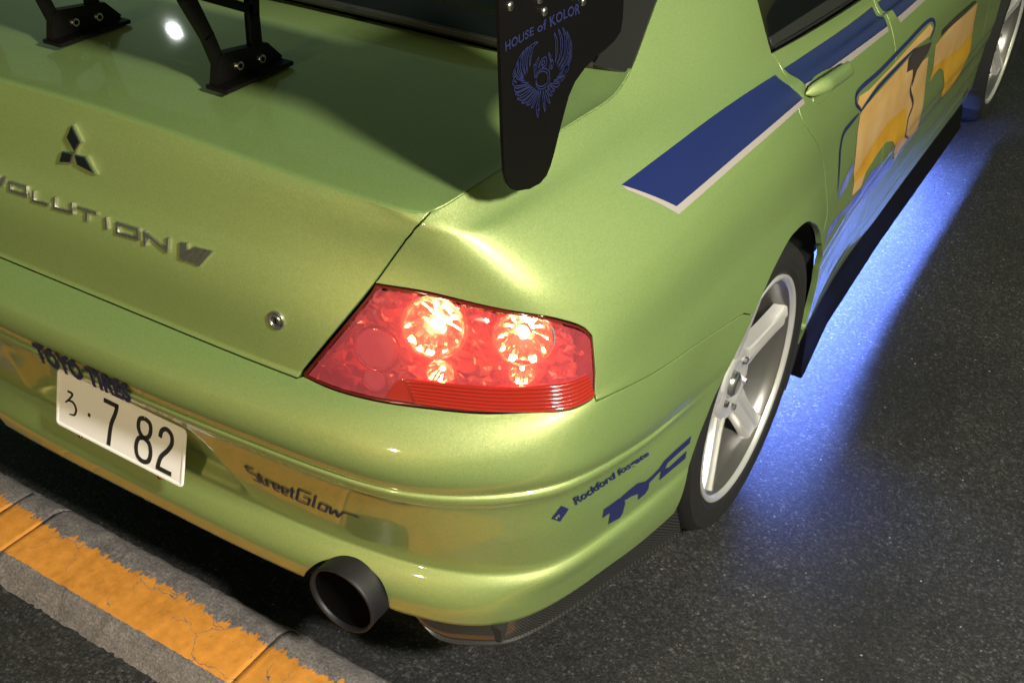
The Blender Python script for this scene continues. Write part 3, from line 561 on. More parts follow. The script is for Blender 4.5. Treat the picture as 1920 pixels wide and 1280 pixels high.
def ribbon(uvs, width, off, closed=False, sub=3, taper=0):
    """a painted stroke of given width (metres) lying on the body"""
    P = np.array(herm(np.array(uvs, float), [sub] * (len(uvs) - 1))) if len(uvs) > 2 and sub > 1 else np.array(uvs, float) if len(uvs) > 2 else np.array([np.array(uvs[0]) + (np.array(uvs[1]) - np.array(uvs[0])) * t for t in np.linspace(0, 1, sub + 1)])
    X = ev(BV, P); N = ev(BN, P); N /= np.linalg.norm(N, axis=1, keepdims=True)
    t = np.gradient(X, axis=0); t /= np.linalg.norm(t, axis=1, keepdims=True) + 1e-12
    s = np.cross(N, t); n = len(X)
    wd = np.full(n, width / 2.)
    if taper: wd = wd * (1 - taper * np.abs(np.linspace(-1, 1, n)) ** 3)
    X = X + N * off
    a = X + s * wd[:, None]; b = X - s * wd[:, None]
    vs = np.vstack([a, b]); fs = [(i, i + 1, n + i + 1, n + i) for i in range(n - 1)]
    return vs, fs
def ribbons(name, lines, width, m, parent, off=.0009, sub=3, taper=0):
    V_, F_ = [], []
    for L in lines:
        v, f = ribbon(L, width, off, sub=sub, taper=taper); b = len(V_); V_ += list(v); F_ += [tuple(i + b for i in q) for q in f]
    return link(name, mesh(name, V_, F_, smooth=False), m, parent)
def text_mesh(s, bold=.0, shear=0., spacing=1.):
    c = bpy.data.curves.new('t', 'FONT'); c.body = s; c.offset = bold; c.shear = shear; c.space_character = spacing; c.resolution_u = 3
    o = bpy.data.objects.new('t', c); COL.objects.link(o)
    dg = bpy.context.evaluated_depsgraph_get(); me = bpy.data.meshes.new_from_object(o.evaluated_get(dg))
    bpy.data.objects.remove(o); bpy.data.curves.remove(c)
    bm = bmesh.new(); bm.from_mesh(me); bmesh.ops.triangulate(bm, faces=bm.faces[:])
    for _ in range(3):
        es = [e for e in bm.edges if e.calc_length() > .16]
        if not es: break
        bmesh.ops.subdivide_edges(bm, edges=es, cuts=1); bmesh.ops.triangulate(bm, faces=[f for f in bm.faces if len(f.verts) > 3])
    bm.to_mesh(me); bm.free()
    vs = np.array([v.co[:2] for v in me.vertices]); fs = [tuple(p.vertices) for p in me.polygons]
    bpy.data.meshes.remove(me)
    mn = vs.min(0); mx = vs.max(0)
    return (vs - mn) / (mx - mn), fs
def text_on_body(name, s, strip, m, parent, bold=0., shear=0., off=.0012, spacing=1.):
    """flat lettering mapped to a strip of surface coordinates (upper line, lower line)"""
    v, f = text_mesh(s, bold, shear, spacing)
    top = np.array(strip[0]); bot = np.array(strip[1]); k = min(len(top), len(bot)) - 1
    x = np.clip(v[:, 0] * k, 0, k - 1e-6); i = x.astype(int); a = (x - i)[:, None]
    tu = top[i] * (1 - a) + top[i + 1] * a; bu = bot[i] * (1 - a) + bot[i + 1] * a
    uv = bu + (tu - bu) * v[:, 1:2]
    X = ev(BV, uv); N = ev(BN, uv); X = X + N * off
    return link(name, mesh(name, X, f, smooth=False), m, parent)
def empty(name, loc, label, cat, group=None):
    o = bpy.data.objects.new(name, None); COL.objects.link(o); o.location = loc; o['label'] = label; o['category'] = cat
    o.empty_display_size = .1
    if group: o['group'] = group
    return o
def box(bm, c, s, rot=None, bevel=0.):
    r = bmesh.ops.create_cube(bm, size=1.0); vs = r['verts']
    for v in vs:
        v.co = Vector((v.co.x * s[0], v.co.y * s[1], v.co.z * s[2]))
    if bevel:
        es = list({e for v in vs for e in v.link_edges}); q = bmesh.ops.bevel(bm, geom=es, offset=bevel, segments=2, affect='EDGES'); vs = list({v for f in q['faces'] for v in f.verts} | {v for v in vs if v.is_valid})
    for v in vs:
        if rot is not None: v.co = rot @ v.co
        v.co += Vector(c)
    return vs
def extrude_poly(pts3, thick, axis, bevel=.0012):
    """solid sheet from a planar outline"""
    bm = bmesh.new(); a = Vector(axis) * thick
    lo = [bm.verts.new(Vector(p) - a / 2) for p in pts3]; hi = [bm.verts.new(Vector(p) + a / 2) for p in pts3]
    n = len(lo)
    f1 = bm.faces.new(lo[::-1]); f2 = bm.faces.new(hi)
    for i in range(n): bm.faces.new((lo[i], lo[(i + 1) % n], hi[(i + 1) % n], hi[i]))
    if bevel:
        es = [e for e in bm.edges if (e in f1.edges) or (e in f2.edges)]
        bmesh.ops.bevel(bm, geom=es, offset=bevel, segments=2, affect='EDGES')
    bmesh.ops.triangulate(bm, faces=[f for f in bm.faces if len(f.verts) > 4])
    return bm
def revolve(prof, n=64, axis='X', c=(0, 0, 0)):
    """prof: (axial, radius) points; surface of revolution"""
    vs, fs = [], []; k = len(prof)
    for i in range(n):
        t = 2 * math.pi * i / n
        for a, r in prof:
            p = (a, r * math.cos(t), r * math.sin(t)) if axis == 'X' else (r * math.cos(t), a, r * math.sin(t))
            vs.append((p[0] + c[0], p[1] + c[1], p[2] + c[2]))
    for i in range(n):
        j = (i + 1) % n
        for q in range(k - 1): fs.append((i * k + q, j * k + q, j * k + q + 1, i * k + q + 1))
    return vs, fs
def orient(bm):
    bmesh.ops.recalc_face_normals(bm, faces=bm.faces); return bm
def bm_from(vs, fs):
    bm = bmesh.new(); q = [bm.verts.new(v) for v in vs]
    for f in fs:
        try: bm.faces.new([q[i] for i in f])
        except ValueError: pass
    return bm

# ------------------------------------------------------------------ ground
def sheet():
    # one asphalt sheet to the horizon
    me = mesh('ground', [(-250, -250, 0), (250, -250, 0), (250, 250, 0), (-250, 250, 0)], [(0, 1, 2, 3)], smooth=False)
    o = link('ground', me, M['asphalt']); o['kind'] = 'structure'; return o
sheet()
def kerb():
    prof = [(-.075, -.004), (-.066, .004), (-.048, KERB_H * .62), (-.036, KERB_H * .90), (-.022, KERB_H), (.055, KERB_H), (.106, KERB_H * .98), (.128, KERB_H * .85), (.142, KERB_H * .55), (.152, .008), (.160, -.004)]
    rnd = random.Random(3)
    x = -9.0; i = 0; root = bpy.data.objects.new('kerb', None); COL.objects.link(root); root['kind'] = 'structure'
    root.location = (0, KERB_Y, 0)
    joints = [-9, -6, -4.2, -2.4, -1.0, -.425, -.325, .305, .93, 1.9, 3.2, 5, 7, 9]
    for a, b in zip(joints[:-1], joints[1:]):
        g = .0007; n = max(2, int((b - a) / .012) if abs(a) < 1.2 else 4)
        vs, fs = [], []; k = len(prof)
        for s in range(n + 1):
            xx = a + g + (b - a - 2 * g) * s / n
            e = min(s, n - s)
            for q, (y, z) in enumerate(prof):
                jz = (rnd.random() - .5) * (.0050 if 0 < q < k - 1 else 0); jy = (rnd.random() - .5) * (.006 if 0 < q < k - 1 else 0)
                vs.append((xx, y + jy, z + jz - (.0012 if e == 0 and z > .01 else 0)))
        for s in range(n):
            for q in range(k - 1): fs.append((s * k + q, (s + 1) * k + q, (s + 1) * k + q + 1, s * k + q + 1))
        fs.append(tuple(range(k))); fs.append(tuple(n * k + q for q in range(k))[::-1])
        link('kerb_stone', mesh('kerb_stone', vs, fs), M['kerb'], root)
    return root
KERB_Y = -.012
kerb()

# ------------------------------------------------------------------ the car
car = empty('sports_car', (0, 2, 0), 'lime green saloon car with lit tail lamp and navy stripes parked by the orange kerb', 'car')
class _P: pass
def adopt(o): o.location = Vector(o.location) - Vector((0, 2, 0)); return o
inv = Matrix.Translation((0, -2, 0))
_created = []
_link = link
def link(name, me, m, parent=None, loc=None):
    o = _link(name, me, m, parent, loc)
    if parent is car: o.matrix_parent_inverse = inv
    return o

def blend_edge():
    """soft rolled edge where the lid's rear face turns into the deck"""
    rx = BV[-1, :61, 0] / BV[-1, 60, 0]; s = np.linspace(0, 1, 65)
    dn = np.stack([np.interp(rx, s, DN[0, :, k]) for k in range(3)], 1)
    a = BN[-1, :61] + dn * .9; a /= np.linalg.norm(a, axis=1, keepdims=True); BN[-1, :61] = a
    DN[0] = np.stack([np.interp(s, rx, a[:, k]) for k in range(3)], 1)
blend_edge()
C = [(0, 78.2), (16., 78.2), (28., 78.15)] + T['C'][-1:]; B = T['B']
K = (60.0, NV - 1.0); TOP = NV - 1.0
Bs = [tuple(p) for p in B] + [K]
LT, LR, LB, E_, AR, DS = (T[k] for k in ('LT', 'LR', 'LB', 'E', 'arch', 'dseam'))
lampc = (LB[0])
lamp_top = smooth_line(LT); lamp_right = [LR[0], LR[1], LR[2]]; lamp_bot = smooth_line(LB)
arch = smooth_line(AR, 5)
ARCH_BOT = [(98.2, 9.), (97.2, 0.)]
# 1 bumper
c_right = C[-1]
bump_edge = [(0, 0), (0, C[0][1])]
E_s = smooth_line(E_)
arch_meet = E_s[-1]
ia = min(range(len(arch)), key=lambda i: (arch[i][0] - arch_meet[0]) ** 2 + (arch[i][1] - arch_meet[1]) ** 2)
exh_notch = [(T['notch'][0][0] - .4, 0)] + T['notch'] + [(T['notch'][-1][0] + .3, 0)]
bumper = grid_patch('rear_bumper', BV, BN,
    [([(0, 0), (0, C[0][1])], False), (C + [lamp_bot[0]] + lamp_bot + [LR[2], (69.4, 77.2)] + E_s, True), (arch[:ia + 1][::-1] + ARCH_BOT, True), (smooth_line(exh_notch[::-1], 3), True), ([(0, 0)], False)],
    [], M['paint'], car, weldx=True)
# 2 boot lid: rear face plus deck
lidface = grid_patch('trunk_lid', BV, BN, [([(0, C[0][1]), (0, C[0][1])], True), (C, True), (Bs, True), ([K, (0, TOP)], False), ([(0, TOP), (0, C[0][1])], False)], [], M['paint'], car, weldx=True)
deck = grid_patch('lid_deck', DK, DN, [([(0, 0), (64, 0)], False), ([(64, 0), (64, 60)], True), ([(64, 60), (0, 60)], True), ([(0, 60), (0, 0)], False)], [], M['paint'], lidface, weldx=True)
# 3 right rear quarter with the pillar, wheel arch and sill
cT = T['cols']; UDOOR = T['udoor']; u2, u3, u39 = UDOOR, cT['3.05'], cT['3.9']; RS = T['rp']['S']
dseam = smooth_line(DS)
belt0 = dseam[0]
win_rear = [belt0, (belt0[0] + .4, 120.3), (137.6, 123.4), (140.6, 125.6)]
quarter = grid_patch('rear_quarter', BV, BN,
    [([K, (100., TOP), (140.6, TOP)], True), ([(140.6, TOP)] + win_rear[::-1], True), (dseam, True), ([dseam[-1]] + arch[ia:][::-1][[i for i, p in enumerate(arch[ia:][::-1]) if p[1] > dseam[-1][1] - 3][0]:], True),
     (E_s[::-1], True), ([(69.4, 77.2), LR[2]] + lamp_right[::-1], True), (lamp_top[::-1], True), (Bs[[i for i, p in enumerate(Bs) if p[1] > LT[0][1] + .2][0]:], True)],
    [], M['paint'], car, both=True)
# 4 doors, sill, front wing
BOT = 15.0
rear_arch_dn = [p for p in arch[ia:] if p[1] < dseam[-1][1] - .5 and p[0] > 135]
dr = grid_patch('rear_door', BV, BN,
    [(dseam[::-1] , True), ([belt0, (u2, belt0[1] - .1)], True), ([(u2, belt0[1] - .1), (u2, BOT)], True), ([(u2, BOT), (rear_arch_dn[-1][0] + .6, BOT)], True), ([(p[0] + .12, p[1]) for p in rear_arch_dn[::-1] if p[1] > BOT], True)],
    [], M['paint'], car, both=True)[0]
df = grid_patch('front_door', BV, BN,
    [([(u2, BOT), (u2, belt0[1] - .1)], True), ([(u2, belt0[1] - .1), (u3, belt0[1] - .1)], True), ([(u3, belt0[1] - .1), (u3, BOT)], True), ([(u3, BOT), (u2, BOT)], True)], [], M['paint'], car, both=True)[0]
sill = grid_patch('sill', BV, BN, [([(145.9, 0), (145.6, 12), (145.2, BOT)], True), ([(145.2, BOT), (197, BOT)], True), ([(197, BOT), (197, 0)], True), ([(197, 0), (145.9, 0)], True)], [], M['paint'], car, both=True)[0]
fy = 3.57; fz_ = .323
def front_arch():
    out = []
    yy = BV[40, :, 1]
    for a in np.linspace(math.radians(205), math.radians(-25), 30):
        y = fy + .335 * math.cos(a); z = fz_ + .335 * math.sin(a)
        u = np.interp(y, BV[RP['F1'], 150:, 1], np.arange(150, NU)); zz = ev(BV, [(u, v) for v in np.arange(0, NV - 1, .5)])[:, 2]
        out.append((float(u), float(np.interp(z, zz, np.arange(0, NV - 1, .5)))))
    return out
FA = front_arch(); FA = [p for p in FA if p[1] > 1]
FA[-1] = (min(FA[-1][0], 215.), FA[-1][1])
wing_f = grid_patch('front_wing', BV, BN, [([(u3, FA[0][1]), (u3, belt0[1] - .1)], True), ([(u3, belt0[1] - .1), (215.9, belt0[1] - .1)], True), ([(215.9, belt0[1] - .1), (215.9, FA[-1][1])], True), ([(215.9, FA[-1][1])] + FA[::-1] + [(u3, FA[0][1])], True)], [], M['paint'], car, both=True)[0]
# greenhouse
gl = [belt0[1] + .35, 126.2]
win_r = grid_patch('door_window', BV, BN, [([(136.15, gl[0]), (136.3, 120.2), (138.2, 123.4), (141.2, 125.6)], True), ([(141.2, 125.6), (u2 - .6, 125.8)], True), ([(u2 - .6, 125.8), (u2 - .6, gl[0])], True), ([(u2 - .6, gl[0]), (136.15, gl[0])], True)], [], M['glass'], dr, off=-.004, depth=.01)
win_f = grid_patch('door_window', BV, BN, [([(u2 + .6, gl[0]), (u2 + .6, 125.8)], True), ([(u2 + .6, 125.8), (u3 - 4, 124.)], True), ([(u3 - 4, 124.), (u3, gl[0])], True), ([(u3, gl[0]), (u2 + .6, gl[0])], True)], [], M['glass'], df, off=-.004, depth=.01)
trim = grid_patch('window_trim', BV, BN, [([(136.4, gl[0] + .1), (u3 - .6, gl[0] + .1)], True), ([(u3 - .6, gl[0] + .1), (u3 - .6, gl[0] + .85)], True), ([(u3 - .6, gl[0] + .85), (136.4, gl[0] + .85)], True), ([(136.4, gl[0] + .85), (136.4, gl[0] + .1)], True)], [], M['rubber'], dr, off=.001, depth=.01)
frame = grid_patch('roof_rail', BV, BN, [([(140.8, TOP), (141.3, 125.9), (u2 - .6, 126.0), (u2 + .6, 126.0), (u3 - 4, 124.4), (u3, gl[0])], True), ([(u3, gl[0]), (u3 + 3, gl[0]), (u3 + 3, TOP)], True), ([(u3 + 3, TOP), (140.8, TOP)], True)], [], M['paint'], car, both=True)[0]
pillar = grid_patch('centre_pillar', BV, BN, [([(u2 - .6, gl[0]), (u2 - .6, 126.0)], True), ([(u2 - .6, 126.0), (u2 + .6, 126.0)], True), ([(u2 + .6, 126.0), (u2 + .6, gl[0])], True), ([(u2 + .6, gl[0]), (u2 - .6, gl[0])], True)], [], M['black'], car, off=-.003)
for o_ in (win_r, win_f, trim, pillar):      # the far side of the cabin
    me = o_.data.copy(); 
    vs = np.array([v.co[:] for v in me.vertices]) * [-1, 1, 1]
    m2 = mesh(o_.name, vs, [tuple(p.vertices)[::-1] for p in me.polygons]); m2.materials.append(o_.data.materials[0])
    _p = o_.parent; q = link(o_.name, m2, None, car)
# roof, rear window, windscreen and bonnet: one sheet ruled between the two side rails
def top_grid():
    us = [u for u in range(60, NU) if BV[-1, u, 1] >= .645]
    A = BV[-1, us]; s = np.linspace(-1, 1, 41)
    G = np.zeros((len(us), 41, 3))
    for j, a in enumerate(A):
        cr = .030 + .025 * min(1, max(0, (a[1] - .66) / .6))
        G[j, :, 0] = a[0] * s; G[j, :, 1] = a[1] - .055 * (1 - s ** 2) * max(0, 1 - (a[1] - .645) / .5); G[j, :, 2] = a[2] + cr * (1 - s ** 2)
    return G
TG = top_grid(); TN = grid_normals(TG)
def jcol(y): return float(np.interp(y, TG[:, 0, 1], np.arange(len(TG))))
def strip(name, y0, y1, i0, i1, m, off=0., parent=None, depth=.01):
    j0, j1 = jcol(y0), jcol(y1)
    return grid_patch(name, TG, TN, [([(i0, j0), (i1, j0)], True), ([(i1, j0), (i1, j1)], True), ([(i1, j1), (i0, j1)], True), ([(i0, j1), (i0, j0)], True)], [], m, parent or car, off=off, depth=depth)
def ev_plain(V_, uv):
    uv = np.atleast_2d(np.asarray(uv, float)); a_, b_ = V_.shape[:2]
    u = np.clip(uv[:, 0], 0, b_ - 1.0001); v = np.clip(uv[:, 1], 0, a_ - 1.0001); i = u.astype(int); j = v.astype(int); a = (u - i)[:, None]; b = (v - j)[:, None]
    return (V_[j, i] * (1 - a) + V_[j, i + 1] * a) * (1 - b) + (V_[j + 1, i] * (1 - a) + V_[j + 1, i + 1] * a) * b
rw = strip('rear_window', .66, 1.30, 1.7, 38.3, M['glass'], off=-.007)
strip('window_seal', .645, 1.30, 38.2, 39.98, M['rubber'], off=-.002, parent=rw)
strip('window_seal', .645, 1.30, .02, 1.8, M['rubber'], off=-.002, parent=rw)
strip('window_seal', .643, .668, 1.8, 38.2, M['rubber'], off=-.002, parent=rw)
strip('roof', 1.305, 2.68, 0, 40, M['paint'])
strip('windscreen', 2.69, 3.22, .6, 39.4, M['glass'], off=-.004)
strip('bonnet', 3.25, 3.88, 0, 40, M['paint'])
# shut lines need something dark behind them: inner shell, floor, wheel housings
def inner():
    bm = bmesh.new()
    box(bm, (0, 2.05, .235), (1.50, 3.75, .03))
    box(bm, (0, .36, .60), (1.24, .36, .50)); box(bm, (0, 2.2, .6), (1.40, 1.75, .62))
    bm_obj('floor_pan', bm, M['under'], car, smooth=False)
inner()
def liner(y, name):
    n = 40; vs = []; fs = []
    for i in range(n + 1):
        a = math.radians(-35) + math.radians(250) * i / n
        for x, r in ((.875, .352), (.60, .352), (.60, .02)):
            vs.append((x, y + r * math.cos(a), .335 + r * math.sin(a)))
    for i in range(n):
        for q in range(2): fs.append((i * 3 + q, (i + 1) * 3 + q, (i + 1) * 3 + q + 1, i * 3 + q + 1))
    link(name, mesh(name, vs, fs), M['under'], car)
    link(name, mesh(name, [(-a, b, c) for a, b, c in vs], fs), M['under'], car)
liner(.955, 'wheel_housing'); liner(3.57, 'wheel_housing')
# black side skirt under the sill, with a thin out-turned blade
def skirt():
    for sx in (1, -1):
        bm = bmesh.new(); ys = np.linspace(1.335, 3.12, 28); rings = []
        for y in ys:
            zt = float(np.interp(y, [1.3, 1.6, 2.1, 3.2], [.292, .250, .228, .225])); xt = float(np.interp(y, [1.3, 1.6, 2.1, 3.2], [.868, .838, .826, .824]))
            rings.append([bm.verts.new((sx * x, y, z)) for x, z in ((xt - .03, zt + .01), (xt, zt), (xt + .012, zt - .04), (xt + .016, .135), (xt + .022, .122), (xt + .018, .116), (xt - .04, .118), (xt - .06, .2))])
        for a, b in zip(rings[:-1], rings[1:]):
            for i in range(len(a)): bm.faces.new((a[i], b[i], b[(i + 1) % len(a)], a[(i + 1) % len(a)]))
        bm.faces.new(rings[0]); bm.faces.new(rings[-1][::-1])
        bm_obj('side_skirt', bm, M['black'], car)
skirt()
def glow_tube():
    vs, fs = revolve([(1.33, 0), (1.33, .008), (3.0, .008), (3.0, 0)], 12, 'Y', (.665, 0, .205))
    link('underglow_tube', mesh('underglow_tube', vs, fs), M['tube'], car)
    bm = bmesh.new(); box(bm, (.640, 2.2, .16), (.012, 1.75, .15)); bm_obj('tube_light_baffle', bm, M['under'], car, smooth=False)  # unseen board added to keep the tube's light from spilling under the car
glow_tube()
# carbon lip under the bumper corner
def splitter():
    inn = np.array([surf(p)[0] for p in T['split_in']]); out = np.array(T['split_out'])
    inn = herm(inn, [8] * (len(inn) - 1)); out = herm(out, [8] * (len(out) - 1)); n = len(inn)
    for it in range(6): out[1:-1] = .5 * out[1:-1] + .25 * (out[:-2] + out[2:]); inn[1:-1] = .5 * inn[1:-1] + .25 * (inn[:-2] + inn[2:])
    tg = np.gradient(inn, axis=0); nrm = np.stack([tg[:, 1], -tg[:, 0], 0 * tg[:, 0]], 1); nrm /= np.linalg.norm(nrm, axis=1, keepdims=True) + 1e-9
    for sx in (1, -1):
        vs, fs = [], []
        for i in range(n):
            a = inn[i]; b = out[i]; d = nrm[i]; m_ = a * .3 + b * .7
            rows = [a - d * .02 + [0, 0, .004], a - d * .002 + [0, 0, .001], a * .5 + b * .5 - d * .001, m_ - d * .0015, b - d * .0045 + [0, 0, .003], b + [0, 0, .0005], b - d * .001 + [0, 0, -.004], b - d * .03 + [0, 0, -.004]]
            vs += [(p[0] * sx, p[1], p[2]) for p in rows]
        k = 8
        for i in range(n - 1):
            for q in range(k - 1): fs.append((i * k + q, i * k + q + 1, (i + 1) * k + q + 1, (i + 1) * k + q))
        fs.append(tuple(range(k))); fs.append(tuple((n - 1) * k + q for q in range(k))[::-1])
        bm = bm_from(vs, fs); bm_obj('carbon_lip', bm, M['carbon'], car)
splitter()
# exhaust canister
def exhaust():
    c = (.503, .03, .282); r = .0665
    vs, fs = revolve([(.36, r * .5), (.33, r), (.050, r), (.034, r * 1.012), (.030, r), (.0305, r - .004), (.036, r - .006), (.055, r - .0065)], 72, 'Y', c)
    e = link('exhaust_tip', mesh('exhaust_tip', vs, fs), M['exhaust'], car)
    vs, fs = revolve([(.0312, r - .0042), (.038, r - .006), (.046, r - .010), (.048, .0)], 48, 'Y', c)
    link('bore_dark_disc', mesh('bore_dark_disc', vs, fs), M['hollow_black'], e)  # shallow disc; the pipe's dark depth is put into its colour
exhaust()

# ------------------------------------------------------------------ tail lamp
def metric(poly):
    c = np.mean(np.array(poly), 0); p = ev(BV, [c, c + [.5, 0], c + [0, .5]])
    return np.linalg.norm(p[1] - p[0]) * 2, np.linalg.norm(p[2] - p[0]) * 2
def inset(poly, d):
    su, sv = metric(poly); P = np.array(poly) * [su, sv]
    if area2(P) < 0: P = P[::-1]
    n = len(P); out = []
    for i in range(n):
        a, b, c = P[i - 1], P[i], P[(i + 1) % n]
        e1 = (b - a) / (np.linalg.norm(b - a) + 1e-12); e2 = (c - b) / (np.linalg.norm(c - b) + 1e-12)
        n1 = np.array([-e1[1], e1[0]]); n2 = np.array([-e2[1], e2[0]]); m_ = n1 + n2; L = np.linalg.norm(m_)
        m_ = m_ / (L + 1e-12); k = d / max(.5, m_ @ n1)
        out.append((b + m_ * k) / [su, sv])
    return [tuple(p) for p in out]
left_edge = [p for p in Bs if 80.2 < p[1] < LT[0][1]]
lamp_out = [(p[0] + .28, p[1]) for p in left_edge] + lamp_top + lamp_right + lamp_bot[::-1]
lamp_out = [p for i, p in enumerate(lamp_out) if i == 0 or np.hypot(p[0] - lamp_out[i - 1][0], p[1] - lamp_out[i - 1][1]) > .15]
def tail_lamp(px):
    P_in = inset(lamp_out, .0065); P_in2 = inset(lamp_out, .0075)
    root = grid_patch('tail_lamp', BV, BN, [(lamp_out, True)], [[(P_in, True)]], M['bezel'], car, off=.001, gap=.001, depth=.046, step=.7)
    band = T['lamp_band']
    lens = grid_patch('lens', BV, BN, [(P_in2, False)], [], M['lens'], root, off=.0016, step=.8, flange=False)
    bt = [tuple(p) for p in band]
    grid_patch('ribbed_lens', BV, BN, [(bt, True)], [], M['lensrib'], root, off=.0022, gap=.0004, depth=.006, step=.7)
    # horizontal ribs moulded in the lower part of the lens
    lines = []
    lo = smooth_line(band[0:1] + band[9:][::-1]); 
    topl = np.array(smooth_line(band[2:9])); botl = np.array(smooth_line(band[9:][::-1]))
    t = np.linspace(.02, .99, 26)
    ct = chord(topl); cb = chord(botl)
    Tq = np.stack([np.interp(t * ct[-1], ct, topl[:, k]) for k in (0, 1)], 1); Bq = np.stack([np.interp(t * cb[-1], cb, botl[:, k]) for k in (0, 1)], 1)
    for k in range(7):
        f = (k + .5) / 7; lines.append([tuple(p) for p in Tq * (1 - f) + Bq * f])
    for L in lines:
        P = np.array(L); X = ev(BV, P); N = ev(BN, P); N /= np.linalg.norm(N, axis=1, keepdims=True)
        tt = np.gradient(X, axis=0); tt /= np.linalg.norm(tt, axis=1, keepdims=True); S_ = np.cross(N, tt)
        prof = [(-.0029, .0016), (-.0019, .0040), (0, .0052), (.0019, .0040), (.0029, .0016)]
        vs = np.concatenate([X + S_ * a + N * b for a, b in prof]); n = len(X)
        fs = [(q * n + i, q * n + i + 1, (q + 1) * n + i + 1, (q + 1) * n + i) for q in range(4) for i in range(n - 1)]
        link('lens_rib', mesh('lens_rib', vs, fs), M['lensrib'], root)
    # cut-crystal reflector behind the lens
    rnd = random.Random(11)
    h = grid_patch('reflector', BV, BN, [(P_in2, False)], [], M['reflector'], root, off=-.034, step=.85, flange=False)
    for v in h.data.vertices:
        v.co += Vector((rnd.uniform(-1, 1), rnd.uniform(-1, 1), rnd.uniform(-1, 1))) * .0052
    h.data.polygons.foreach_set('use_smooth', [False] * len(h.data.polygons))
    if h.data.has_custom_normals:
        at = h.data.attributes.get('custom_normal')
        if at: h.data.attributes.remove(at)
    h.data.update()
    def bowl(uv, r, name, lit, glow=1.0, ribs=0):
        p, n = surf(uv); ax = Vector(n) * .75 + Vector((0.22, -.62, .12)); ax.normalize()
        q = ax.to_track_quat('Z', 'Y').to_matrix(); c = Vector(p) - Vector(n) * .011
        k = 40; prof = [(r, 0), (r * 1.04, .0015), (r * 1.0, .003), (r * .97, .0015), (r * .94, -.004), (r * .78, -.013), (r * .55, -.020), (r * .28, -.025), (.004, -.026)]
        vs, fs = [], []
        for i in range(k):
            a = 2 * math.pi * i / k
            for rr, z in prof:
                w_ = (1 + .05 * math.cos(a * 12) * (z < -.003)); vs.append(c + q @ Vector((rr * w_ * math.cos(a), rr * w_ * math.sin(a), z)))
        L = len(prof)
        for i in range(k):
            j = (i + 1) % k
            for s in range(L - 1): fs.append((i * L + s, j * L + s, j * L + s + 1, i * L + s + 1))
        o = link(name, mesh(name, vs, fs), M['bowl'], root)
        v2, f2 = revolve([(-.002, r * 1.0), (.0025, r * 1.01), (.0035, r * 1.045), (.0015, r * 1.075), (-.004, r * 1.08)], 48, 'X')
        link('bowl_rim', mesh('bowl_rim', [c + q @ Vector((v[1], v[2], v[0])) for v in v2], f2), M['bezel'] if not lit else M['reflector'], root)
        if lit:
            bm = bmesh.new(); bmesh.ops.create_uvsphere(bm, u_segments=16, v_segments=10, radius=r * .17)
            for v in bm.verts: v.co = c + q @ (Vector(v.co) + Vector((0, 0, -.012)))
            bm_obj('bulb', bm, M['bulb'], root)
        else:
            vs, fs = [], []
            for i in range(-9, 10):
                hw = math.sqrt(max(0, 1 - (i / 9.6) ** 2)) * r * .95
                b = len(vs)
                for yy in (-hw, hw):
                    for dx, z in ((-r * .05, -.007), (0, .002), (r * .05, -.007)): vs.append(c + q @ Vector((i / 9.6 * r * .95 + dx, yy, z)))
                fs += [(b, b + 1, b + 4, b + 3), (b + 1, b + 2, b + 5, b + 4)]
            link('ribbed_reflector', mesh('ribbed_reflector', vs, fs, smooth=False), M['clear'], root)
    bowl(T['lb_main'][0], .045, 'reflector_bowl', True); bowl(T['lb_out'][0], .041, 'reflector_bowl', True)
    bowl(T['lb_in'][0], .032, 'reflector_bowl', False)
    bowl((T['lb_low1'][0][0], T['lb_low1'][0][1] - .4), .020, 'reflector_bowl', True); bowl((T['lb_low2'][0][0], T['lb_low2'][0][1] - .4), .019, 'reflector_bowl', True)
    bowl((T['lb_low0'][0][0] + .2, T['lb_low0'][0][1] + .2), .017, 'reflector_bowl', False)
    return root
tl = tail_lamp(1)
def mirror_tree(o, parent):
    me = mesh(o.name, np.array([v.co[:] for v in o.data.vertices]) * [-1, 1, 1], [tuple(p.vertices)[::-1] for p in o.data.polygons]); me.materials.append(o.data.materials[0])
    c = link(o.name, me, None, parent)
    for ch in list(o.children): mirror_tree(ch, c)
mirror_tree(tl, car)

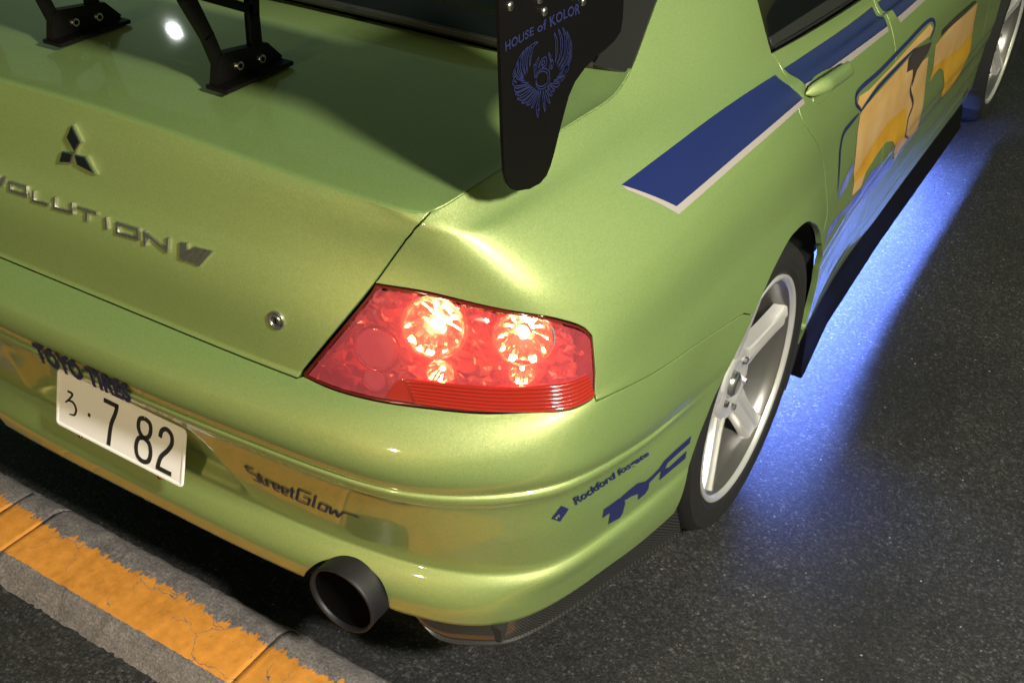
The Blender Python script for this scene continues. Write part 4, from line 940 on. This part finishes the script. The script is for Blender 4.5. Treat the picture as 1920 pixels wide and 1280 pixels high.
# ------------------------------------------------------------------ wheels
def wheel(c, sx):
    w_ = bpy.data.objects.new('wheel', None); COL.objects.link(w_); w_.parent = car; w_.matrix_parent_inverse = inv
    w_.location = c; w_.rotation_euler = (WROT.get((round(c[1], 1), sx), .35), 0, 0 if sx > 0 else math.pi)
    R0, RR = .3215, .2455
    prof = [(-.225, RR - .015), (-.232, RR + .01), (-.228, .285), (-.212, .308), (-.19, R0 - .002), (-.12, R0), (-.04, R0 - .001), (-.018, R0 - .006), (-.006, .310), (.001, .304), (.0035, .303), (.003, .298), (.0055, .292), (.006, .280), (.0065, .276), (.0052, .272), (.005, .266), (.0062, .264), (.003, .259), (-.002, RR + .006), (-.006, RR + .001), (-.012, RR - .006)]
    vs, fs = revolve(prof, 96, 'X'); link('tyre', mesh('tyre', vs, fs), M['tyre'], w_)
    # tread blocks: circumferential grooves as raised bands
    prof = [(-.010, RR + .002), (-.001, RR + .0035), (.0005, RR - .001), (-.001, RR - .006), (-.008, RR - .010), (-.012, RR - .018), (-.035, RR - .024), (-.060, RR - .030), (-.11, RR - .036), (-.2, RR - .03), (-.224, RR - .016)]
    vs, fs = revolve(prof, 96, 'X'); link('rim', mesh('rim', vs, fs), M['alloy_dark'], w_)
    vs, fs = revolve([(-.009, RR + .0026), (-.0005, RR + .0042), (.0016, RR + .001), (.0016, RR - .004), (-.002, RR - .0085), (-.009, RR - .0110)], 96, 'X'); link('rim_lip', mesh('rim_lip', vs, fs), M['alloy'], w_)
    # hub and five spokes
    vs, fs = revolve([(-.075, .0), (-.075, .086), (-.050, .088), (-.037, .080), (-.033, .066), (-.0335, .050), (-.043, .036), (-.046, 0)], 48, 'X'); link('hub', mesh('hub', vs, fs), M['alloy'], w_)
    def spoke():
        bm = bmesh.new(); st = []
        for r, hw, xf, d in ((.040, .037, -.042, .03), (.075, .031, -.036, .034), (.115, .0255, -.029, .034), (.160, .0245, -.021, .032), (.205, .027, -.013, .030), (.226, .033, -.010, .026)):
            ring = [(-hw * 1.12, xf - d), (-hw, xf - .0045), (-hw * .86, xf - .0008), (-hw * .10, xf + .0020), (hw * .10, xf - .0030), (hw * .86, xf - .0045), (hw, xf - .0085), (hw * 1.12, xf - d)]
            st.append([bm.verts.new((x, y, r)) for y, x in ring])
        for a, b in zip(st[:-1], st[1:]):
            for i in range(8): bm.faces.new((a[i], a[(i + 1) % 8], b[(i + 1) % 8], b[i]))
        bm.faces.new(st[0][::-1]); bm.faces.new(st[-1])
        return bm
    proto = bm_obj('spoke', spoke(), M['alloy'], w_)
    for k in range(5):
        o = proto if k == 0 else proto.copy()
        if k: COL.objects.link(o); o.parent = w_
        o.rotation_euler = (math.radians(72 * k), 0, 0)
    bm = bmesh.new(); bmesh.ops.create_cone(bm, cap_ends=True, segments=6, radius1=.0088, radius2=.0078, depth=.016)
    for v in bm.verts: v.co = Vector((v.co.z - .034, v.co.x, v.co.y + .055))
    nut = bm_obj('lug_nut', bm, M['steel'], w_, smooth=False)
    for k in range(5):
        o = nut if k == 0 else nut.copy()
        if k: COL.objects.link(o); o.parent = w_
        o.rotation_euler = (math.radians(72 * k + 36), 0, 0)
    vs, fs = revolve([(-.052, 0), (-.028, .0), (-.028, .020), (-.034, .028), (-.052, .029)], 32, 'X'); link('centre_cap', mesh('centre_cap', vs, fs), M['darkchrome'], w_)
    vs, fs = revolve([(-.115, .06), (-.115, .150), (-.135, .150), (-.135, .06)], 48, 'X'); link('brake_disc', mesh('brake_disc', vs, fs), M['exhaust'], w_)
    return w_
WROT = {(.9, 1): -.035, (3.6, 1): .1}
wheel((.879, .9445, .3225), 1); wheel((.862, 3.568, .3225), 1); wheel((-.879, .9445, .3225), -1); wheel((-.862, 3.568, .3225), -1)

# ------------------------------------------------------------------ number plate
def plate():
    cy, cz, t, hw, hh = .0692, .4348, .280, .1677, .0571
    yaw = -.0155
    Rm = Matrix.Rotation(yaw, 3, 'Z') @ Matrix.Rotation(-t, 3, 'X')       # local x right, z up the plate, -y outwards
    q = lambda x, z, y=0.: Vector((0, cy, cz)) + Rm @ Vector((x, y, z))
    def rr(hw, hh, r, n=6):
        out = []
        for sx, sz, a0 in ((1, 1, 0), (-1, 1, 90), (-1, -1, 180), (1, -1, 270)):
            for i in range(n + 1):
                a = math.radians(a0 + 90 * i / n); out.append((sx * (hw - r) + r * math.cos(a), sz * (hh - r) + r * math.sin(a)))
        return out
    bm = bmesh.new(); O = rr(hw, hh, .010); n = len(O)
    # flat field, raised rolled border, edge and back
    rings = []
    for ins, y in ((.0075, 0.), (.0062, -.0012), (.0035, -.0016), (.0012, -.0010), (0., .0006), (.0008, .0022)):
        P = rr(hw - ins, hh - ins, max(.002, .010 - ins)); rings.append([bm.verts.new(q(x, z, y)) for x, z in P])
    for a, b in zip(rings[:-1], rings[1:]):
        for i in range(n): bm.faces.new((a[i], b[i], b[(i + 1) % n], a[(i + 1) % n]))
    bm.faces.new(rings[0]); bm.faces.new(rings[-1])
    pl = bm_obj('number_plate', bm, M['plate'], car)
    def stroke(name, pts, wd, y=-.0011, closed=False, n=6):
        P = np.array(pts, float); D = np.array(herm(P, [n] * (len(P) - 1))) if n > 1 else P
        t_ = np.gradient(D, axis=0); t_ /= np.linalg.norm(t_, axis=1, keepdims=True) + 1e-9; s = np.stack([-t_[:, 1], t_[:, 0]], 1)
        ww = wd if hasattr(wd, '__len__') else [wd] * len(D); ww = np.interp(np.linspace(0, 1, len(D)), np.linspace(0, 1, len(ww)), ww)
        vs = []; fs = []
        for p, s_, w2 in zip(D, s, ww):
            for k, yy in ((1, .0004), (.82, y), (-.82, y), (-1, .0004)): vs.append(q(p[0] + s_[0] * w2 / 2 * k, p[1] + s_[1] * w2 / 2 * k, yy))
        m_ = len(D)
        for i in range(m_ - 1):
            for k in range(3): fs.append((i * 4 + k, (i + 1) * 4 + k, (i + 1) * 4 + k + 1, i * 4 + k + 1))
        return vs, fs
    def glyph(name, strokes):
        V_, F_ = [], []
        for a in strokes:
            v, f = stroke(name, **a); b = len(V_); V_ += v; F_ += [tuple(i + b for i in x) for x in f]
        bm = bm_from(V_, F_); bm_obj(name, bm, M['ink'], pl, smooth=False)
    S = PLG
    for name, st in S: glyph(name, st)
    for x in (-.105, .105):
        bm = bmesh.new(); bmesh.ops.create_uvsphere(bm, u_segments=12, v_segments=6, radius=.006)
        for v in bm.verts: v.co = q(x + v.co.x, -hh - .004 + v.co.z * .7, v.co.y * .5 + .004)
        bm_obj('plate_bolt', bm, M['bezel'], pl)
PLG = [
 ('plate_kana', [dict(pts=[(-.137, .021), (-.1245, .0195), (-.130, .009), (-.1425, -.0035)], wd=[.004, .0055, .0045, .003], n=5), dict(pts=[(-.1425, -.0035), (-.133, .003), (-.121, .003), (-.113, -.007), (-.1165, -.020), (-.130, -.0235)], wd=[.003, .004, .005, .0055, .0045, .0025], n=5)]),
 ('plate_dot', [dict(pts=[(-.0802, -.006), (-.0738, -.006)], wd=.0075, n=1)]),
 ('plate_digit', [dict(pts=[(-.040, .0385), (-.0015, .0385)], wd=.0095, n=1), dict(pts=[(-.0055, .041), (-.0085, .025), (-.0185, -.002), (-.0235, -.046)], wd=.0098, n=5)]),
 ('plate_digit', [dict(pts=[(.066, .041), (.0535, .036), (.0505, .0215), (.056, .0085), (.066, .0035), (.076, .0085), (.0815, .0215), (.0785, .036), (.066, .041)], wd=.0092), dict(pts=[(.066, .0035), (.0525, -.003), (.0475, -.0205), (.053, -.0385), (.066, -.0435), (.079, -.0385), (.0845, -.0205), (.0795, -.003), (.066, .0035)], wd=.0095)]),
 ('plate_digit', [dict(pts=[(.105, .020), (.1085, .034), (.1195, .0405), (.132, .0345), (.1345, .019), (.126, .0025), (.110, -.0175), (.1035, -.0395)], wd=.0095), dict(pts=[(.1000, -.0410), (.1385, -.0410)], wd=.0095, n=1)]),
]
plate()

# ------------------------------------------------------------------ rear wing
def wing():
    x0 = .745; EP = T['endplate']
    sp = bpy.data.objects.new('rear_wing', None); COL.objects.link(sp); sp.parent = car; sp.matrix_parent_inverse = inv
    top = [(EP[-1][0] - .004, 1.33), (EP[-1][0] - .02, 1.352), (EP[0][0] + .02, 1.392), (EP[0][0] - .001, 1.375)]
    prof2 = [(y, z) for y, z in EP] + top
    for sx in (1, -1):
        bm = extrude_poly([(sx * x0, y, z) for y, z in prof2], .0045, (1, 0, 0), .0015)
        ep = bm_obj('endplate', bm, M['black'], sp)
        for y, z in T['ep_bolts']:
            bm = bmesh.new(); bmesh.ops.create_uvsphere(bm, u_segments=16, v_segments=8, radius=.0062)
            for v in bm.verts: v.co = Vector((sx * (x0 + .0022) + v.co.x * .55, y + v.co.y, z + v.co.z))
            bm_obj('endplate_bolt', bm, M['steel'], ep if False else sp)
    # main plane: cambered aerofoil, raked nose down
    n = 26; af = []
    for i in range(n + 1):
        t = i / n; yt = .6 * .12 * (.2969 * math.sqrt(t) - .126 * t - .3516 * t * t + .2843 * t ** 3 - .1015 * t ** 4) * 2.0; af.append((t, yt - .06 * math.sin(math.pi * t)))
    lo = [(t, -.6 * .12 * .55 * (.2969 * math.sqrt(t) - .126 * t - .3516 * t * t + .2843 * t ** 3 - .1015 * t ** 4) * 2.0 - .06 * math.sin(math.pi * t)) for t in [i / n for i in range(n - 1, 0, -1)]]
    P = af + lo
    c0 = (.405, 1.235); ch = .255; ang = math.radians(14)
    out = [(c0[0] - ch * (t * math.cos(ang) + (-z) * 0), c0[1] + ch * (t * math.sin(ang) + z)) for t, z in P]
    bm = bmesh.new(); a = [bm.verts.new((-x0 + .003, y, z)) for y, z in out]; b = [bm.verts.new((x0 - .003, y, z)) for y, z in out]
    for i in range(len(out)): bm.faces.new((a[i], b[i], b[(i + 1) % len(out)], a[(i + 1) % len(out)]))
    bm.faces.new(a[::-1]); bm.faces.new(b)
    bm_obj('wing_plane', bm, M['black'], sp)
    # uprights: cut-out stays on bolted feet
    for sx, xw in ((1, .170), (-1, -.205)):
        bm = bmesh.new()
        # base block with foot
        yb0, yb1, zb = .262, .395, 1.049
        q = [(.250, zb), (.395, zb), (.402, zb + .010), (.372, zb + .040), (.272, zb + .052), (.262, zb + .045)]
        lo_ = [bm.verts.new((xw - .008, y, z)) for y, z in q]; hi_ = [bm.verts.new((xw + .008, y, z)) for y, z in q]; k = len(q)
        bm.faces.new(lo_[::-1]); bm.faces.new(hi_)
        for i in range(k): bm.faces.new((lo_[i], lo_[(i + 1) % k], hi_[(i + 1) % k], hi_[i]))
        box(bm, (xw + .012, .322, zb + .0035), (.044, .155, .007), bevel=.001)
        def bar(p, q_, w0, w1):
            p = Vector((xw, *p)); q2 = Vector((xw, *q_)); d = (q2 - p).normalized(); s = Vector((1, 0, 0)).cross(d)
            A = [bm.verts.new(p + s * a * w0 / 2 + Vector((b * .006, 0, 0))) for a, b in ((-1, -1), (1, -1), (1, 1), (-1, 1))]
            B = [bm.verts.new(q2 + s * a * w1 / 2 + Vector((b * .006, 0, 0))) for a, b in ((-1, -1), (1, -1), (1, 1), (-1, 1))]
            for i in range(4): bm.faces.new((A[i], A[(i + 1) % 4], B[(i + 1) % 4], B[i]))
            bm.faces.new(A[::-1]); bm.faces.new(B)
        bar((.270, zb + .03), (.252, zb + .085), .020, .020); bar((.2525, zb + .083), (.222, zb + .150), .020, .026); bar((.223, zb + .147), (.215, 1.262), .026, .03)
        bar((.350, zb + .03), (.352, zb + .09), .024, .022); bar((.352, zb + .088), (.366, 1.246), .022, .024)
        bar((.350, zb + .098), (.226, zb + .158), .014, .016)
        bar((.205, 1.262), (.38, 1.242), .02, .02)
        up = bm_obj('upright', bm, M['black'], sp, smooth=False)
        for y, z in ((.302, zb + .024), (.352, zb + .020)):
            b2 = bmesh.new(); vs = bmesh.ops.create_cone(b2, cap_ends=True, segments=18, radius1=.0085, radius2=.0070, depth=.005)
            for v in b2.verts: v.co = Vector((xw + .0102 + v.co.z, y + v.co.x, z + v.co.y))
            bm_obj('upright_bolt', b2, M['steel'], sp)
            b2 = bmesh.new(); bmesh.ops.create_cone(b2, cap_ends=True, segments=6, radius1=.0040, radius2=.0040, depth=.004)
            for v in b2.verts: v.co = Vector((xw + .0118 + v.co.z, y + v.co.x, z + v.co.y))
            bm_obj('bolt_socket', b2, M['hollow_black'], sp, smooth=False)  # black hex on the bolt; the socket's dark depth is in its colour
    # print on the right endplate: arched name and a winged emblem drawn in fine lines
    xs = x0 + .0031
    v, f = text_mesh('HOUSE of KOLOR', .02, 0, 1.05)
    tp = np.array(T['ep_text'][0]); bt = np.array(T['ep_text'][1]); k = len(tp) - 1
    x = np.clip(v[:, 0] * k, 0, k - 1e-6); i = x.astype(int); a = (x - i)[:, None]
    tu = tp[i] * (1 - a) + tp[i + 1] * a; bu = bt[i] * (1 - a) + bt[i + 1] * a; yz = bu + (tu - bu) * v[:, 1:2]
    link('endplate_lettering', mesh('endplate_lettering', [(xs, *p) for p in yz], f, smooth=False), M['endblue'], sp)
    V_, F_ = [], []
    for L in T['ep_feathers']:
        for o_ in (-.0022, .0022):
            P = herm(np.array(L), [7] * (len(L) - 1)); t = np.gradient(P, axis=0); t /= np.linalg.norm(t, axis=1, keepdims=True) + 1e-9; s = np.stack([-t[:, 1], t[:, 0]], 1)
            wd = .00075; P = P + s * o_ * np.sin(np.linspace(.15, math.pi - .05, len(P)))[:, None]; b = len(V_); n = len(P)
            V_ += [(xs, *p) for p in P + s * wd] + [(xs, *p) for p in P - s * wd]; F_ += [(b + i, b + i + 1, b + n + i + 1, b + n + i) for i in range(n - 1)]
    link('endplate_emblem', mesh('endplate_emblem', V_, F_, smooth=False), M['endblue'], sp)
wing()

# ------------------------------------------------------------------ badges, lock, handle, stripes, lettering
def raised(name, uv, h, m, parent, bev=.0012):
    P, N = zip(*[surf(p) for p in uv]); bm = bmesh.new(); n = len(P)
    lo = [bm.verts.new(Vector(p - nn * .001)) for p, nn in zip(P, N)]; hi = [bm.verts.new(Vector(p + nn * h)) for p, nn in zip(P, N)]
    bm.faces.new(hi)
    for i in range(n): bm.faces.new((lo[i], lo[(i + 1) % n], hi[(i + 1) % n], hi[i]))
    f = [e for e in bm.edges if all(v in hi for v in e.verts)]
    bmesh.ops.bevel(bm, geom=f, offset=bev, segments=1, affect='EDGES')
    return bm_obj(name, bm, m, parent, smooth=False)
for L in T['logo']: raised('diamond_badge', L, .007, M['chrome'], lidface, .0018)
GL = {  # letter strokes in a unit box
 'E': [[(1, 1), (0, 1), (0, 0), (1, 0)], [(0, .5), (.85, .5)]],
 'V': [[(0, 1), (.45, 0), (.55, 0), (1, 1)]], 'O': [[(0, 1), (1, 1), (1, 0), (0, 0), (0, 1)]], 'L': [[(0, 1), (0, 0), (1, 0)]], 'U': [[(0, 1), (0, 0), (1, 0), (1, 1)]],
 'T': [[(0, 1), (1, 1)], [(.5, 1), (.5, 0)]], 'I': [[(.5, 1), (.5, 0)]], 'N': [[(0, 0), (0, 1), (1, 0), (1, 1)]]}
def badge_letter(ch, q):
    TL, TR, BR, BL = [np.array(p) for p in q]; bm = bmesh.new()
    for S in GL[ch]:
        for a, b in zip(S[:-1], S[1:]):
            pa, pb = [(BL + (BR - BL) * x) * (1 - y) + (TL + (TR - TL) * x) * y for x, y in (a, b)]
            A, na = surf(pa); B_, nb = surf(pb); d = B_ - A; L = np.linalg.norm(d); d /= L; s = np.cross(na, d); w = .0030
            A = A - d * w * .9; B_ = B_ + d * w * .9
            lo = [A + s * w, A - s * w, B_ - s * w, B_ + s * w]
            top = [p + na * .0045 for p in (A + d * .0008 + s * (w - .0009), A + d * .0008 - s * (w - .0009), B_ - d * .0008 - s * (w - .0009), B_ - d * .0008 + s * (w - .0009))]
            v0 = [bm.verts.new(p - na * .001) for p in lo]; v1 = [bm.verts.new(p) for p in top]
            bm.faces.new(v1)
            for i in range(4): bm.faces.new((v0[i], v0[(i + 1) % 4], v1[(i + 1) % 4], v1[i]))
    bm_obj('badge_letter', bm, M['darkchrome'], lidface, smooth=False)
for ch, q in T['badge']: badge_letter(ch, q)
dx = T['badge'][0][1][0][0] - T['badge'][1][1][0][0]
badge_letter('E', [(p[0] + dx * 1.0, p[1] - .2) for p in T['badge'][0][1]])
for L in T['vii']: raised('badge_letter', L, .0045, M['darkchrome'], lidface, .0007)
def lock():
    p, n = surf(T['lock']); R_ = Vector(n).to_track_quat('Z', 'Y').to_matrix()
    def rev(prof, k=32):
        vs, fs = revolve([(z, r) for r, z in prof], k, 'X'); 
        return [Vector(p) + R_ @ Vector((v[1], v[2], v[0])) for v in vs], fs
    v, f = rev([(.0135, -.001), (.0150, .0015), (.0138, .0032), (.0118, .0030), (.0105, .001), (.0100, -.002)]); o = link('boot_lock', mesh('boot_lock', v, f), M['darkchrome'], lidface)
    v, f = rev([(.0102, .0000), (.0090, .0018), (.004, .0026), (.0, .0026)]); link('lock_barrel', mesh('lock_barrel', v, f), M['steel'], lidface)
    bm = bmesh.new(); box(bm, (0, 0, .0028), (.0016, .0085, .0006))
    for q in bm.verts: q.co = Vector(p) + R_ @ q.co
    bm_obj('keyhole', bm, M['hollow_black'], lidface, smooth=False)  # thin black bar; the dark of the slot is in its colour
lock()
def handle():
    """grip handle: rounded bar bridging a shallow cup, lock barrel at the rear"""
    H_ = T['handle']; a, na = surf(H_[0]); b, nb = surf((150.9, 101.9)); L = b - a
    up = np.array([0, 0, 1.]); n = 22; k = 14; vs, fs = [], []
    for i in range(n + 1):
        t = i / n; e = max(.02, (1 - abs(2 * t - 1) ** 5)) ** .5; nn = na * (1 - t) + nb * t; nn /= np.linalg.norm(nn)
        u_ = up - nn * (up @ nn); u_ /= np.linalg.norm(u_); c = a + L * t + nn * (.004 + .026 * min(1, math.sin(math.pi * t) * 1.6))
        for j in range(k):
            q = 2 * math.pi * j / k; vs.append(c + u_ * math.cos(q) * .017 * e + nn * math.sin(q) * .0085 * e)
    for i in range(n):
        for j in range(k): fs.append((i * k + j, i * k + (j + 1) % k, (i + 1) * k + (j + 1) % k, (i + 1) * k + j))
    fs.append(tuple(range(k))); fs.append(tuple(n * k + j for j in range(k))[::-1])
    bm = bm_from(vs, fs); bm_obj('handle', bm, M['paint'], dr)
    uvc = [(x, y) for x, y in [(140.2, 100.3), (142.0, 99.0), (146., 98.8), (149.4, 99.4), (150.2, 101.2), (148.8, 104.0), (145., 105.2), (141.6, 104.6)]]
    c = smooth_line(uvc + [uvc[0]], 5)[:-1]
    cup = grid_patch('handle_cup', BV, BN, [(c, True)], [], M['paint'], dr, off=.0015, gap=.0, depth=.003, step=.6, flange=True)
handle()
vt, vb = [(T['stripe2'][2][1]), T['stripe2'][3][1]]
SB = {k: T[k] for k in ('stripe', 'stripe2')}; SG = {k: T[k + '_grey'] for k in ('stripe', 'stripe2')}
SB['stripe3'] = [(u2 + .55, vt), (u2 + 17, vt), (u2 + 17, vb), (u2 + 1.7, vb)]; SG['stripe3'] = [(u2 + 1.75, vb), (u2 + 17, vb), (u2 + 17, vb - 2.2), (u2 + 2.0, vb - 2.2)]
# stripes and sponsor lettering, flat vinyl on the paint
for nm, o_ in (('stripe', quarter[0]), ('stripe2', dr), ('stripe3', df)):
    decal('silver_stripe', SG[nm], M['grey'], o_, off=.0005); decal('navy_stripe', SB[nm], M['blue'], o_, off=.0010)
for nm, m_, of, par in (('g_blue', 'gblue', .0008, dr), ('g_blue2', 'gblue', .0008, dr), ('g_body', 'peach', .0012, dr), ('g_amber', 'amber', .0016, dr), ('g_strip', 'peach', .0012, dr), ('g_shade', 'shade', .0019, dr), ('g_front', 'peach', .0010, df), ('g_front_amber', 'amber', .0014, df), ('g_front_dark', 'shade', .0018, df)):
    decal('door_graphic', T[nm], M[m_], par, off=of, step=.8)
ribbons('graphic_outline', [T['g_outline'], T['g_line3']], .011, M['navy'], dr, off=.0022, sub=5, taper=.7)
ribbons('graphic_outline', [T['g_line2']], .010, M['navy'], dr, off=.0022, sub=5, taper=.7); ribbons('graphic_outline', [T['g_vein']], .012, M['shade'], dr, off=.0021, sub=5, taper=.8)
def tyre_text():
    # vinyl bridging the grooved lip above the number plate
    v, f = text_mesh('TOYO TIRES', .06, 0, 1.06)
    us = -6.0 + 17.0 * v[:, 0]; n = len(v)
    def edge(row, off, du=0.):
        uv = np.stack([us + du, np.full(n, row)], 1); N = ev(BN, uv); return ev(BV, uv) + np.array([0, -1, 0.]) * off
    bt = edge(RP['G2'] + .2, .0085, -1.7); tp = edge(RP['F1'] + 3.4, .0035)
    X = bt + (tp - bt) * v[:, 1:2]
    link('tyre_maker_lettering', mesh('tyre_maker_lettering', X, f, smooth=False), M['navy'], bumper)
tyre_text()
def glow_text():
    # squared script: straight strokes, each overlapping the next at the corners
    segs = [[a, b] for L in T['sg'] for a, b in zip(L[:-1], L[1:])]
    ribbons('glow_maker_lettering', segs, .0046, M['navy'], bumper, off=.0016, sub=2)
glow_text()
text_on_body('audio_maker_lettering', 'Rockford fosgate', T['rf_text'], M['navy'], bumper, bold=.022, shear=.15, spacing=.96, off=.0022)
decal('audio_maker_logo', T['rf_logo'], M['navy'], bumper, off=.0010, step=.6); decal('audio_maker_logo_mark', T['rf_mark'], M['paint'], bumper, off=.0016, step=.6)
for k_ in ('tyc_t', 'tyc_y', 'tyc_c', 'tyc_c2'): decal('parts_maker_lettering', T[k_], M['navy'], bumper, off=.0010, step=.7)
print('objects', len(bpy.data.objects), 'tris', sum(len(m_.loop_triangles) if False else len(m_.polygons) for m_ in bpy.data.meshes))
